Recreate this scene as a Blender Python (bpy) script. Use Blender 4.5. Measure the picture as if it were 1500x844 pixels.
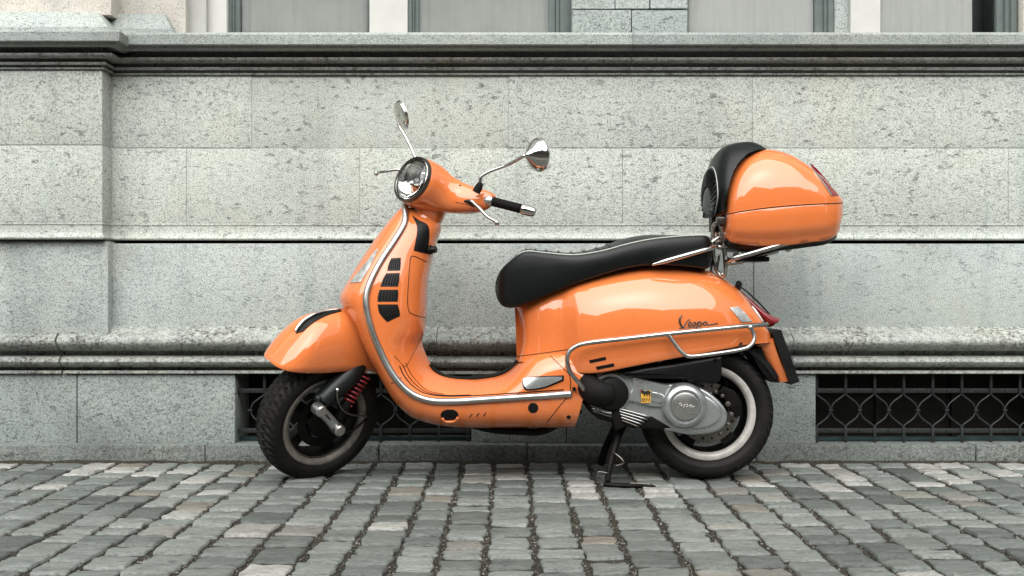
import bpy, bmesh, math, random
import numpy as np
from mathutils import Vector, Matrix
from mathutils.bvhtree import BVHTree
random.seed(7); rng = np.random.default_rng(7)
R = math.radians
for o in list(bpy.data.objects): bpy.data.objects.remove(o)
scene = bpy.context.scene
COL = scene.collection

# ------------------------------------------------------------------ camera, sky, sun, exposure
CAM = np.array([0.0, -4.0, 0.695]); FPX = 1600.0          # focal length in photo pixels (1500 wide)
cam = bpy.data.cameras.new('camera'); cam_o = bpy.data.objects.new('camera', cam); COL.objects.link(cam_o)
cam_o.location = CAM; cam_o.rotation_euler = (R(90), 0, 0)
cam.sensor_width = 36; cam.lens = 36 * FPX / 1500; cam.clip_start = 0.05; cam.clip_end = 500
scene.camera = cam_o

SUN_EL, SUN_AZ = R(46), R(186)
world = bpy.data.worlds.new('World'); scene.world = world; world.use_nodes = True
nt = world.node_tree; nt.nodes.clear()
sky = nt.nodes.new('ShaderNodeTexSky'); sky.sky_type = 'NISHITA'; sky.sun_disc = False
sky.sun_elevation = SUN_EL; sky.sun_rotation = SUN_AZ; sky.air_density = 1.0; sky.dust_density = 1.5; sky.ozone_density = 1.0
hs = nt.nodes.new('ShaderNodeHueSaturation'); hs.inputs['Saturation'].default_value = 0.22
bg = nt.nodes.new('ShaderNodeBackground'); bg.inputs['Strength'].default_value = 0.05
wo = nt.nodes.new('ShaderNodeOutputWorld')
nt.links.new(sky.outputs[0], hs.inputs['Color']); nt.links.new(hs.outputs[0], bg.inputs['Color']); nt.links.new(bg.outputs[0], wo.inputs[0])
sun = bpy.data.lights.new('sun', 'SUN'); sun.energy = 1.5; sun.angle = R(88); sun.color = (1.0, 0.98, 0.95)
sun_o = bpy.data.objects.new('sun', sun); COL.objects.link(sun_o)
sd = Vector((math.sin(SUN_AZ) * math.cos(SUN_EL), math.cos(SUN_AZ) * math.cos(SUN_EL), math.sin(SUN_EL)))
sun_o.rotation_euler = sd.to_track_quat('Z', 'Y').to_euler(); sun_o.location = (0, -6, 12)
scene.view_settings.view_transform = 'Standard'; scene.view_settings.look = 'None'
scene.view_settings.exposure = 2.08; scene.view_settings.gamma = 1.0
scene.render.engine = 'CYCLES'
scene.cycles.max_bounces = 7; scene.cycles.diffuse_bounces = 1; scene.cycles.glossy_bounces = 4; scene.cycles.transmission_bounces = 6

# ------------------------------------------------------------------ helpers
def Pt(px, py, y=0.0):
    "photo pixel + depth offset from the scooter's centre plane -> world point"
    d = 4 + y
    return np.array([(px - 750) * d / FPX, y, 0.695 - (py - 422) * d / FPX])
def Zat(py, y): return 0.695 - (py - 422) * (4 + y) / FPX
def Xat(px, y): return (px - 750) * (4 + y) / FPX

def cr(pts, n):
    "resample control points with a Catmull-Rom curve, n samples over the whole curve, chord-length parametrised"
    P = np.array(pts, float)
    if P.ndim == 1: P = P[:, None]
    k = len(P)
    Q = np.vstack([2 * P[0] - P[1], P, 2 * P[-1] - P[-2]])
    out = []
    for u in np.linspace(0, k - 1, n):
        i = min(int(u), k - 2); t = u - i
        p0, p1, p2, p3 = Q[i], Q[i + 1], Q[i + 2], Q[i + 3]
        out.append(0.5 * (2 * p1 + (p2 - p0) * t + (2 * p0 - 5 * p1 + 4 * p2 - p3) * t * t + (3 * p1 - p0 - 3 * p2 + p3) * t ** 3))
    return np.array(out)

def link(name, verts, faces, mat, parent=None, smooth=True, sharp=None):
    me = bpy.data.meshes.new(name)
    me.from_pydata([tuple(map(float, v)) for v in verts], [], [tuple(map(int, f)) for f in faces])
    me.validate(); me.update()
    bm = bmesh.new(); bm.from_mesh(me); bmesh.ops.recalc_face_normals(bm, faces=bm.faces); bm.to_mesh(me); bm.free()
    if mat: me.materials.append(mat)
    if smooth:
        me.polygons.foreach_set('use_smooth', [True] * len(me.polygons))
        if sharp: me.set_sharp_from_angle(angle=R(sharp))
    o = bpy.data.objects.new(name, me); COL.objects.link(o)
    if parent: adopt(o, parent)
    return o
def adopt(o, parent):
    o.parent = parent
    if parent.type == 'EMPTY' and parent.parent is None:
        o.matrix_parent_inverse = Matrix.Translation(-parent.location)
def empty(name, loc):
    o = bpy.data.objects.new(name, None); COL.objects.link(o); o.location = loc; o.empty_display_size = .1
    return o
def tag(o, label=None, cat=None, group=None, kind=None):
    if label: o['label'] = label
    if cat: o['category'] = cat
    if group: o['group'] = group
    if kind: o['kind'] = kind
    return o

class MB:
    "collects shapes into one mesh"
    def __init__(s): s.v = []; s.f = []
    def add(s, v, f):
        k = len(s.v); s.v += [tuple(p) for p in v]; s.f += [tuple(i + k for i in q) for q in f]; return s
    def build(s, name, mat, parent=None, smooth=True, sharp=40): return link(name, s.v, s.f, mat, parent, smooth, sharp)

def grid(rings, closed=False, cap0=False, cap1=False):
    "rings: list of equal-length point lists"
    n = len(rings[0]); v = [p for r in rings for p in r]; f = []
    for i in range(len(rings) - 1):
        for j in range(n if closed else n - 1):
            a, b = i * n + j, i * n + (j + 1) % n
            f.append((a, b, b + n, a + n))
    if cap0: f.append(tuple(range(n)))
    if cap1: f.append(tuple(range((len(rings) - 1) * n, len(rings) * n)))
    return v, f

def tube(pts, r, segs=10, smooth=0, closed=False):
    P = np.array(pts, float)
    if smooth: P = cr(np.vstack([P, P[:1]]) if closed else P, smooth); P = P[:-1] if closed else P
    n = len(P); rr = np.full(n, r) if np.isscalar(r) else np.interp(np.linspace(0, 1, n), np.linspace(0, 1, len(r)), r)
    rings = []; up = None
    for i in range(n):
        if closed: t = P[(i + 1) % n] - P[i - 1]
        else: t = P[min(i + 1, n - 1)] - P[max(i - 1, 0)]
        t = t / (np.linalg.norm(t) + 1e-12)
        if up is None:
            up = np.array([0, 1, 0.]) if abs(t[1]) < .9 else np.array([1., 0, 0])
        a = np.cross(t, up); a /= np.linalg.norm(a) + 1e-12; b = np.cross(a, t); up = b
        rings.append([P[i] + rr[i] * (math.cos(q) * a + math.sin(q) * b) for q in np.linspace(0, 2 * math.pi, segs, endpoint=False)])
    if closed: rings.append(rings[0])
    return grid(rings, True, not closed, not closed)

def lathe(profile, c, axis, segs=48, closed_profile=False):
    "profile: (radius, offset along axis)"
    c = np.array(c, float); ax = np.array(axis, float); ax /= np.linalg.norm(ax)
    t = np.array([0, 0, 1.]) if abs(ax[2]) < .8 else np.array([1., 0, 0])
    a = np.cross(ax, t); a /= np.linalg.norm(a); b = np.cross(ax, a)
    rings = [[c + ax * h + r * (math.cos(q) * a + math.sin(q) * b) for r, h in profile] for q in np.linspace(0, 2 * math.pi, segs + 1)]
    return grid(rings, closed_profile)

def box(x0, x1, y0, y1, z0, z1, bev=0.0):
    if bev <= 0:
        v = [(x, y, z) for x in (x0, x1) for y in (y0, y1) for z in (z0, z1)]
        return v, [(0, 1, 3, 2), (4, 6, 7, 5), (0, 4, 5, 1), (2, 3, 7, 6), (0, 2, 6, 4), (1, 5, 7, 3)]
    b = min(bev, (x1 - x0) / 3, (y1 - y0) / 3, (z1 - z0) / 3)
    bm = bmesh.new(); bmesh.ops.create_cube(bm, size=1)
    for q in bm.verts: q.co = Vector(((x0 + x1) / 2 + q.co.x * (x1 - x0), (y0 + y1) / 2 + q.co.y * (y1 - y0), (z0 + z1) / 2 + q.co.z * (z1 - z0)))
    bmesh.ops.bevel(bm, geom=bm.edges[:], offset=b, segments=2, profile=.6, affect='EDGES')
    bm.verts.index_update(); v = [tuple(q.co) for q in bm.verts]; f = [tuple(q.index for q in fc.verts) for fc in bm.faces]; bm.free()
    return v, f

def prism(poly, y0, y1, bev=0.0, mat4=None):
    "poly: (x,z) outline extruded from y0 to y1 with bevelled rims"
    bm = bmesh.new()
    vs = [bm.verts.new((p[0], y0, p[1])) for p in poly]; fc = bm.faces.new(vs)
    ex = bmesh.ops.extrude_face_region(bm, geom=[fc])
    for g in ex['geom']:
        if isinstance(g, bmesh.types.BMVert): g.co.y = y1
    if bev > 0:
        es = [e for e in bm.edges if abs(e.verts[0].co.y - e.verts[1].co.y) < 1e-6]
        bmesh.ops.bevel(bm, geom=es, offset=bev, segments=3, profile=.5, affect='EDGES')
    bm.verts.index_update(); v = [tuple(q.co) for q in bm.verts]; f = [tuple(q.index for q in fc.verts) for fc in bm.faces]; bm.free()
    return v, f

def bvh_of(*objs):
    v, f = [], []
    for o in objs:
        k = len(v); v += [q.co.copy() for q in o.data.vertices]; f += [tuple(i + k for i in p.vertices) for p in o.data.polygons]
    return BVHTree.FromPolygons(v, f)
def drop(bvh, px, py, off=0.0, back=-.15):
    "the point of a surface seen at a photo pixel, lifted off along the surface normal"
    q = Pt(px, py, 0); d = Vector(q - CAM).normalized()
    h, n, _, _ = bvh.ray_cast(Vector(CAM), d)
    if h is None: h = Vector(Pt(px, py, back)); n = -d
    if n.dot(d) > 0: n = -n
    return np.array(h + n * off), np.array(n)
def decal(name, bvh, A, B, mat, parent, n=14, m=8, off=.0015, skirt=.006, back=-.15):
    "thin raised piece lying on a curved surface between two photo polylines A and B"
    A = cr(A, n); B = cr(B, n); top = []; low = []
    for i in range(n):
        ra, rb = [], []
        for t in np.linspace(0, 1, m):
            q = A[i] * (1 - t) + B[i] * t; p, nn = drop(bvh, q[0], q[1], 0, back); ra.append(p + nn * off); rb.append(p - nn * skirt)
        top.append(ra); low.append(rb)
    mb = MB(); v, f = grid(top); mb.add(v, f)
    rim = [(i, 0) for i in range(n)] + [(n - 1, j) for j in range(1, m)] + [(i, m - 1) for i in range(n - 2, -1, -1)] + [(0, j) for j in range(m - 2, 0, -1)]
    r1 = [top[i][j] for i, j in rim]; r0 = [low[i][j] for i, j in rim]
    v, f = grid([r1, r0], True); mb.add(v, f)
    return mb.build(name, mat, parent, sharp=50)
def seam(name, bvh, pts, mat, parent, r=.0013, n=40, off=.0002, back=-.15):
    P = cr(pts, n); v, f = tube([drop(bvh, a, b, off, back)[0] for a, b in P], r, 6)
    return link(name, v, f, mat, parent)

# ------------------------------------------------------------------ materials
def new_mat(name):
    m = bpy.data.materials.new(name); m.use_nodes = True
    return m, m.node_tree, m.node_tree.nodes['Principled BSDF']
def node(nt, kind, **kw):
    n = nt.nodes.new('ShaderNode' + kind)
    for k, v in kw.items():
        if k in n.inputs: n.inputs[k].default_value = v
        else: setattr(n, k, v)
    return n
def ramp(nt, src, stops):
    r = nt.nodes.new('ShaderNodeValToRGB'); e = r.color_ramp.elements
    while len(e) < len(stops): e.new(.5)
    for q, (p, c) in zip(e, stops): q.position = p; q.color = (*c, 1) if not np.isscalar(c) else (c, c, c, 1)
    nt.links.new(src, r.inputs[0]); return r.outputs[0]
def coords(nt, scale=(1, 1, 1)):
    t = node(nt, 'TexCoord'); m = node(nt, 'Mapping'); m.inputs['Scale'].default_value = scale
    nt.links.new(t.outputs['Object'], m.inputs[0]); return m.outputs[0]
def noise(nt, vec, scale, detail=4, rough=.55):
    n = node(nt, 'TexNoise', Scale=scale, Detail=detail, Roughness=rough); nt.links.new(vec, n.inputs['Vector']); return n.outputs[0]
def mix(nt, fac, a, b, blend='MIX'):
    m = nt.nodes.new('ShaderNodeMix'); m.data_type = 'RGBA'; m.blend_type = blend
    for s, q in ((0, fac), (6, a), (7, b)):
        if isinstance(q, (int, float)): m.inputs[s].default_value = q
        elif isinstance(q, tuple): m.inputs[s].default_value = (*q, 1)
        else: nt.links.new(q, m.inputs[s])
    return m.outputs[2]
def mathn(nt, op, a, b=0.0, c=None):
    m = nt.nodes.new('ShaderNodeMath'); m.operation = op
    for i, q in enumerate((a, b, c)):
        if q is None: continue
        if isinstance(q, (int, float)): m.inputs[i].default_value = q
        else: nt.links.new(q, m.inputs[i])
    return m.outputs[0]
def bump(nt, bsdf, h, strength, dist):
    b = node(nt, 'Bump', Strength=strength, Distance=dist); nt.links.new(h, b.inputs['Height']); nt.links.new(b.outputs[0], bsdf.inputs['Normal'])

def simple(name, col, rough=.5, metal=0.0, grain=.12, gscale=60, coat=0.0, bumpd=0.0, spec=.5, roughvar=.08):
    m, nt, b = new_mat(name); v = coords(nt); n = noise(nt, v, gscale, 5)
    dark = tuple(c * (1 - grain) for c in col); lite = tuple(min(1, c * (1 + grain)) for c in col)
    nt.links.new(ramp(nt, n, [(.3, dark), (.7, lite)]), b.inputs['Base Color'])
    n2 = noise(nt, v, 9, 4)
    nt.links.new(ramp(nt, n2, [(.3, max(0, rough - roughvar)), (.7, min(1, rough + roughvar))]), b.inputs['Roughness'])
    b.inputs['Metallic'].default_value = metal; b.inputs['Coat Weight'].default_value = coat; b.inputs['Coat Roughness'].default_value = .03
    b.inputs['Specular IOR Level'].default_value = spec
    if bumpd: bump(nt, b, n, .6, bumpd)
    return m

def granite(name, base, speck=.5, pits=.5, bstr=.6, grime=0.0, var=.10, fine=190, warm=(.34, .33, .27), smear=.25):
    m, nt, b = new_mat(name); v = coords(nt); vs = coords(nt, (.75, .75, 1.15))
    oi = node(nt, 'ObjectInfo')
    n1 = noise(nt, v, fine, 3, .6); n2 = noise(nt, vs, 40, 4, .62); n3 = noise(nt, v, 1.7, 3, .6); n4 = noise(nt, vs, 7, 3, .7)
    dk = tuple(c * .30 for c in base); lt = tuple(min(1, c * 1.12) for c in base)
    c0 = ramp(nt, n1, [(.29, dk), (.39, tuple(c * (1 - .26 * speck) for c in base)), (.49, base), (.66, lt)])
    c0 = mix(nt, 1.0, c0, ramp(nt, noise(nt, vs, 62, 3, .6), [(.32, 1 - .10 * speck), (.5, 1.0), (.7, 1.04)]), 'MULTIPLY')
    pm = ramp(nt, n2, [(.33, 1.0), (.43, 0.0)]); gate = ramp(nt, n4, [(.38, .12), (.66, 1.0)])
    pf = mathn(nt, 'MULTIPLY', mathn(nt, 'MULTIPLY', pm, gate), pits)
    c1 = mix(nt, pf, c0, tuple(c * .30 for c in base))
    big = ramp(nt, n3, [(.28, 1 - smear * .9), (.5, 1.0), (.75, 1 + smear * .25)])
    c2 = mix(nt, 1.0, c1, big, 'MULTIPLY')
    tint = ramp(nt, noise(nt, v, 2.6, 3), [(.45, (1, 1, 1)), (.72, (1.02, 1.0, .96))]); c2 = mix(nt, 1.0, c2, tint, 'MULTIPLY')
    st = noise(nt, coords(nt, (9, 9, .55)), 1.0, 4, .65); c2 = mix(nt, 1.0, c2, ramp(nt, st, [(.30, (.87, .89, .89)), (.46, (1, 1, 1)), (.75, (1.03, 1.03, 1.02))]), 'MULTIPLY')
    rv = mathn(nt, 'ADD', mathn(nt, 'MULTIPLY', oi.outputs['Random'], 2 * var), 1 - var)
    rc = node(nt, 'CombineColor'); [nt.links.new(rv, rc.inputs[i]) for i in range(3)]
    c3 = mix(nt, 1.0, c2, rc.outputs[0], 'MULTIPLY')
    if grime:
        vv = coords(nt, (26, 26, 3.2)); g = noise(nt, vv, 1.0, 6, .7); g2 = noise(nt, v, 5, 4, .6); g3 = noise(nt, v, 80, 3, .7)
        gm = mathn(nt, 'MULTIPLY', ramp(nt, mathn(nt, 'ADD', mathn(nt, 'MULTIPLY', g, .42), mathn(nt, 'MULTIPLY', g3, .58)), [(.45, 0.0), (.60, 1.0)]), ramp(nt, g2, [(.32, .25), (.62, 1.0)]))
        c3 = mix(nt, mathn(nt, 'MULTIPLY', gm, grime), c3, (.035, .026, .018))
    nt.links.new(c3, b.inputs['Base Color']); b.inputs['Roughness'].default_value = .9; b.inputs['Specular IOR Level'].default_value = .25
    h = mathn(nt, 'ADD', mathn(nt, 'MULTIPLY', n1, .7), mathn(nt, 'MULTIPLY', pf, -.9))
    bump(nt, b, h, bstr, .004)
    return m

STONE = (.485, .52, .475)
M = {}
M['granite'] = granite('pitted_granite', STONE, 1.35, .9, 1.0, var=.02, smear=.14)
M['granite_panel'] = granite('fine_granite', (.415, .455, .43), 1.35, .55, 1.0, fine=210, smear=.28, var=.04)
M['granite_plinth'] = granite('bush_hammered_granite', (.275, .31, .293), 1.5, .7, 1.0, fine=150, smear=.35)
M['granite_mould'] = granite('weathered_granite', (.35, .375, .345), 1.3, .7, 1.0, grime=.9, smear=.35)
M['granite_sill'] = granite('speckled_granite_sill', (.35, .385, .36), 1.6, .4, 1.0, fine=260)
M['granite_dark'] = granite('crusted_granite', (.16, .13, .10), .8, .5, .9, grime=.95, smear=.3)
M['granite_kerb'] = granite('worn_kerb_granite', (.185, .205, .192), 1.6, .8, 1.0, grime=.6, fine=170, smear=.4)
M['cream_stone'] = granite('cream_limestone', (.62, .59, .53), .3, .2, .4, fine=120, var=.04)
M['mortar'] = simple('lime_mortar', (.42, .45, .42), .95, grain=.3, gscale=90, bumpd=.002)
M['shade_mortar'] = simple('recess_shade_mortar', (.10, .09, .075), .95, grain=.3, gscale=90, bumpd=.002)  # darkened copy of the lime mortar, recess shade put into its colour
M['paint_grey'] = simple('grey_window_paint', (.42, .42, .39), .6, grain=.06, gscale=20)
M['paint_light'] = simple('light_window_paint', (.54, .535, .50), .6, grain=.05, gscale=14)
M['frame_green'] = simple('grey_green_frame_paint', (.12, .145, .135), .45, grain=.12, gscale=25)
M['blind'] = simple('roller_blind_cloth', (.70, .71, .68), .9, grain=.08, gscale=6)
M['blind_white'] = simple('white_blind_cloth', (.90, .89, .86), .9, grain=.04, gscale=5)
M['iron'] = simple('wrought_iron', (.018, .022, .020), .5, metal=.2, grain=.35, gscale=80, bumpd=.0006)
M['cellar'] = simple('dark_cellar_paint', (.009, .008, .006), .6, grain=.4, gscale=14, spec=.2)
M['teal_paint'] = simple('teal_frame_paint', (.02, .05, .05), .5, grain=.3, gscale=30)
# scooter
def paint():
    m, nt, b = new_mat('orange_enamel'); v = coords(nt); n = noise(nt, v, 3, 3)
    nt.links.new(ramp(nt, n, [(.3, (.68, .185, .052)), (.7, (.72, .20, .06))]), b.inputs['Base Color'])
    n2 = noise(nt, v, 26, 5, .7); n3 = noise(nt, v, 140, 3, .75)
    base = ramp(nt, n, [(.3, (.64, .165, .042)), (.7, (.68, .180, .050))])
    dust = mathn(nt, 'MULTIPLY', ramp(nt, n3, [(.60, 0.0), (.72, 1.0)]), .22)
    nt.links.new(mix(nt, dust, base, (.42, .30, .20)), b.inputs['Base Color'])
    nt.links.new(ramp(nt, n2, [(.35, .25), (.75, .36)]), b.inputs['Roughness'])
    b.inputs['Coat Weight'].default_value = 1.0; b.inputs['Coat IOR'].default_value = 1.65; b.inputs['Specular IOR Level'].default_value = .12
    nt.links.new(ramp(nt, n2, [(.4, .0), (.8, .018)]), b.inputs['Coat Roughness'])
    return m
M['orange'] = paint()
M['chrome'] = simple('chrome', (.56, .55, .52), .12, metal=1.0, grain=.05, roughvar=.06)
M['chrome_worn'] = simple('worn_chrome', (.46, .45, .42), .24, metal=1.0, grain=.2, gscale=35, roughvar=.1)
M['alu'] = simple('satin_aluminium', (.50, .50, .48), .33, metal=1.0, grain=.08, gscale=30)
M['silver'] = simple('silver_engine_paint', (.44, .46, .455), .30, metal=.8, grain=.07, gscale=25, bumpd=.0004)
M['black'] = simple('black_plastic', (.003, .0034, .0031), .42, grain=.25, gscale=40, spec=.28)
M['rubber'] = simple('black_rubber', (.0034, .0031, .0028), .7, grain=.35, gscale=30, bumpd=.0004, spec=.2)
M['tyre'] = simple('tyre_rubber', (.0062, .0056, .0048), .62, grain=.6, gscale=22, bumpd=.0004, spec=.3)
M['seat'] = simple('black_vinyl', (.0030, .0044, .0042), .37, grain=.2, gscale=260, bumpd=.0004, roughvar=.05, spec=.28)
M['piping'] = simple('grey_piping', (.38, .40, .36), .6, grain=.1)
M['rim_white'] = simple('light_rim_paint', (.50, .48, .44), .45, metal=.15, grain=.15, gscale=40)
M['rim_dirty'] = simple('dusty_rim_paint', (.17, .155, .13), .6, metal=.2, grain=.4, gscale=30)
M['rim_black'] = simple('dark_wheel_paint', (.0042, .0036, .003), .55, metal=.2, grain=.5, gscale=30, spec=.2)
M['steel'] = simple('brake_steel', (.16, .15, .13), .42, metal=.9, grain=.25, gscale=50)
M['fork_green'] = simple('dark_fork_casting', (.008, .012, .0115), .45, metal=.3, grain=.4, gscale=70, bumpd=.0005)
M['red_spring'] = simple('red_spring_enamel', (.22, .012, .018), .35, grain=.2, coat=.5)
M['sticker'] = simple('yellow_sticker', (.62, .34, .05), .4, grain=.1)
M['ink'] = simple('dark_print', (.02, .012, .008), .5, grain=.2)
M['red_ink'] = simple('red_print', (.45, .02, .015), .5, grain=.1)
M['badge'] = simple('dark_chrome_badge', (.10, .09, .08), .3, metal=.8, grain=.2)
M['plate_white'] = simple('white_number_plate', (.62, .62, .58), .4, grain=.05)
def clear_lens(name, col, rough=.03, bumpy=0):
    m, nt, b = new_mat(name); b.inputs['Base Color'].default_value = (*col, 1); b.inputs['Roughness'].default_value = rough
    b.inputs['Transmission Weight'].default_value = 1.0; b.inputs['IOR'].default_value = 1.45
    if bumpy:
        w = node(nt, 'TexWave', Scale=60.0); nt.links.new(coords(nt), w.inputs[0]); bump(nt, b, w.outputs[0], .5, .002)
    return m
def window_glass():
    m, nt, b = new_mat('window_glass'); nt.nodes.remove(b); out = nt.nodes['Material Output']
    g = node(nt, 'BsdfGlossy', Roughness=.02); g.inputs['Color'].default_value = (.93, .95, .94, 1); t = node(nt, 'BsdfTransparent'); t.inputs['Color'].default_value = (.96, .97, .965, 1)
    f = node(nt, 'Fresnel', IOR=1.5); mx = node(nt, 'MixShader'); nt.links.new(f.outputs[0], mx.inputs[0]); nt.links.new(t.outputs[0], mx.inputs[1]); nt.links.new(g.outputs[0], mx.inputs[2])
    nt.links.new(mx.outputs[0], out.inputs[0]); return m
M['glass'] = window_glass()
def red_lens():
    m, nt, b = new_mat('red_lens'); b.inputs['Base Color'].default_value = (.20, .004, .012, 1); b.inputs['Roughness'].default_value = .15
    b.inputs['Coat Weight'].default_value = 1.0; b.inputs['Coat Roughness'].default_value = .02
    w = node(nt, 'TexWave', Scale=40.0); nt.links.new(coords(nt), w.inputs[0]); bump(nt, b, w.outputs[0], .25, .001); return m
M['red'] = red_lens()
def grey_lens():
    m, nt, b = new_mat('clear_indicator_lens'); v = coords(nt)
    w = node(nt, 'TexWave', Scale=90.0, Distortion=.5); nt.links.new(v, w.inputs[0])
    nt.links.new(ramp(nt, noise(nt, v, 35, 3), [(.35, (.30, .31, .30)), (.65, (.58, .60, .58))]), b.inputs['Base Color'])
    b.inputs['Roughness'].default_value = .22; b.inputs['Metallic'].default_value = .5; b.inputs['Coat Weight'].default_value = 1.0; bump(nt, b, w.outputs[0], .4, .001); return m
M['lens'] = grey_lens()
# paving
def cobble_mat():
    m, nt, b = new_mat('grey_sandstone_sett'); t = node(nt, 'TexCoord'); oi = node(nt, 'ObjectInfo')
    mp = node(nt, 'Mapping'); mp.inputs['Scale'].default_value = (.5, 1.6, 1); nt.links.new(t.outputs['Object'], mp.inputs[0])
    # shift the grain per stone
    sh = node(nt, 'VectorMath', operation='ADD'); cx = node(nt, 'CombineXYZ')
    for i in range(3): nt.links.new(mathn(nt, 'MULTIPLY', oi.outputs['Random'], 17.0 + 9 * i), cx.inputs[i])
    nt.links.new(mp.outputs[0], sh.inputs[0]); nt.links.new(cx.outputs[0], sh.inputs[1]); v = sh.outputs[0]
    n1 = noise(nt, v, 22, 7, .65); n2 = noise(nt, v, 150, 3, .6); n3 = noise(nt, v, 6, 4, .6)
    va = node(nt, 'Attribute', attribute_name='tone'); 
    tone = ramp(nt, mathn(nt, 'ADD', mathn(nt, 'FRACT', mathn(nt, 'MULTIPLY', oi.outputs['Random'], 7.31)), va.outputs['Fac']),
                [(0, (.074, .083, .076)), (.18, (.110, .123, .113)), (.5, (.145, .161, .148)), (.86, (.182, .198, .182)), (.89, (.158, .145, .118)), (.93, (.152, .15, .134)), (.96, (.22, .222, .20)), (1, (.29, .292, .268))])
    c = mix(nt, 1.0, tone, ramp(nt, n1, [(.26, .42), (.44, .90), (.60, 1.08), (.76, 1.45)]), 'MULTIPLY')
    c = mix(nt, 1.0, c, ramp(nt, n2, [(.3, .55), (.48, .98), (.7, 1.3)]), 'MULTIPLY')
    c = mix(nt, mathn(nt, 'MULTIPLY', ramp(nt, n3, [(.56, 0.0), (.74, 1.0)]), .4), c, (.10, .085, .065))
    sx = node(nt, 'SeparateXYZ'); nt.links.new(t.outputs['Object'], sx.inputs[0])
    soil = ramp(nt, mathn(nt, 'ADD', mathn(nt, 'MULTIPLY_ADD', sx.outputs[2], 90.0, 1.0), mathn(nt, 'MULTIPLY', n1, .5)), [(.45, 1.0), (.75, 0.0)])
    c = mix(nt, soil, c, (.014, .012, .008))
    nt.links.new(c, b.inputs['Base Color'])
    nt.links.new(ramp(nt, n1, [(.3, .72), (.7, .5)]), b.inputs['Roughness']); b.inputs['Specular IOR Level'].default_value = .35
    h = mathn(nt, 'ADD', mathn(nt, 'MULTIPLY', n1, 1.0), mathn(nt, 'MULTIPLY', n2, .22)); bump(nt, b, h, .9, .006)
    return m
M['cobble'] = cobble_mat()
def dirt_mat():
    m, nt, b = new_mat('joint_grit'); v = coords(nt)
    n = noise(nt, v, 170, 4, .7); n2 = noise(nt, v, 7, 4)
    c = ramp(nt, n, [(.3, (.010, .008, .005)), (.5, (.03, .026, .018)), (.68, (.085, .08, .062)), (.8, (.22, .21, .18))])
    c = mix(nt, mathn(nt, 'MULTIPLY', ramp(nt, n2, [(.5, 0.0), (.64, 1.0)]), .6), c, (.035, .034, .010))
    nt.links.new(c, b.inputs['Base Color']); b.inputs['Roughness'].default_value = .95; bump(nt, b, n, 1.0, .012); return m
M['dirt'] = dirt_mat()
def grit_mat():
    m, nt, b = new_mat('loose_grit'); va = node(nt, 'Attribute', attribute_name='tone')
    nt.links.new(ramp(nt, va.outputs['Fac'], [(0, (.012, .010, .006)), (.55, (.045, .04, .028)), (.8, (.13, .125, .10)), (1, (.32, .31, .28))]), b.inputs['Base Color'])
    b.inputs['Roughness'].default_value = .9; return m
M['grit'] = grit_mat()
M['facade'] = simple('plain_render', (.10, .09, .08), .9, grain=.15, gscale=3)
M['roof'] = simple('slate_roof', (.09, .07, .06), .8, grain=.3, gscale=8)
M['dark_glass'] = simple('street_window_glass', (.05, .06, .06), .08, grain=.1)
#SECTION_GROUND
# ------------------------------------------------------------------ ground
YK = .344                                                    # street face of the base course
gv, gf = [], []
pav = link('cobbled_pavement', [(-40, -40, -.010), (40, -40, -.010), (40, 2, -.010), (-40, 2, -.010)], [(0, 1, 2, 3)], M['dirt'])
tag(pav, 'grey cobblestone pavement with gritty joints in front of the stone building', kind='structure')

def proj(p):
    d = p[1] + 4
    return 750 + p[0] * FPX / d, 422 - (p[2] - .695) * FPX / d

xs = [-.955, -.82, -.675, -.5325, -.445, -.355, -.24, -.1075, .0125, .16, .2685, .4425, .5675, .705, .8125]
xs = [-.955, -.82, -.675, -.54, -.425, -.355 + .055, -.24 + .05, -.1075 + .04, .0125 + .05, .16 + .03, .30, .4425, .5675, .69, .8125]
while xs[-1] < 3.6: xs.append(xs[-1] + random.uniform(.112, .142))
while xs[0] > -3.6: xs.insert(0, xs[0] - random.uniform(.112, .142))

def stone(x0, x1, y0, y1):
    "irregular sett: a 7 x 7 grid whose rim rolls over into the joint"
    g = random.uniform(.0065, .0115); gy = random.uniform(.008, .0135); h = random.uniform(-.0025, .0025); tx = random.uniform(-.02, .02); ty = random.uniform(-.02, .02)
    dome = random.uniform(-.001, .0022); cx, cy = (x0 + x1) / 2, (y0 + y1) / 2
    c = {k: (random.uniform(-.006, .006), random.uniform(-.008, .008)) for k in ((0, 0), (0, 1), (1, 0), (1, 1))}
    st = [0, .0, .055, .34, .66, .945, 1.0, 1.0]
    ph = [random.uniform(0, 6.28) for _ in range(6)]
    n = len(st); V = []
    for i in range(n):
        for j in range(n):
            a, b = st[i], st[j]
            rim = i in (0, n - 1) or j in (0, n - 1); edge = (i in (1, n - 2) or j in (1, n - 2)) and not rim
            jx = sum(c[p][0] * (a if p[0] else 1 - a) * (b if p[1] else 1 - b) for p in c); jy = sum(c[p][1] * (a if p[0] else 1 - a) * (b if p[1] else 1 - b) for p in c)
            # rounded corners
            u, w = a * 2 - 1, b * 2 - 1
            q = 1 - .03 * (u * w) ** 4
            x = cx + u * q * ((x1 - x0) / 2 - g) + jx + .004 * math.sin(7 * b + ph[0]) * abs(u); y = cy + w * q * ((y1 - y0) / 2 - gy) + jy + .003 * math.sin(6 * a + ph[1]) * abs(w)
            z = h + tx * (x - cx) + ty * (y - cy) + dome * (1 - u * u) * (1 - w * w) + .0016 * math.sin(9 * a + ph[2] + 4 * b) + .0012 * math.sin(11 * b + ph[3])
            if rim: z = -.05
            elif edge: z -= random.uniform(.001, .004)
            V.append((x, y, z))
    F = [(i * n + j, i * n + j + 1, (i + 1) * n + j + 1, (i + 1) * n + j) for i in range(n - 1) for j in range(n - 1)]
    return V, F
setts = []; joints = []
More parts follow.
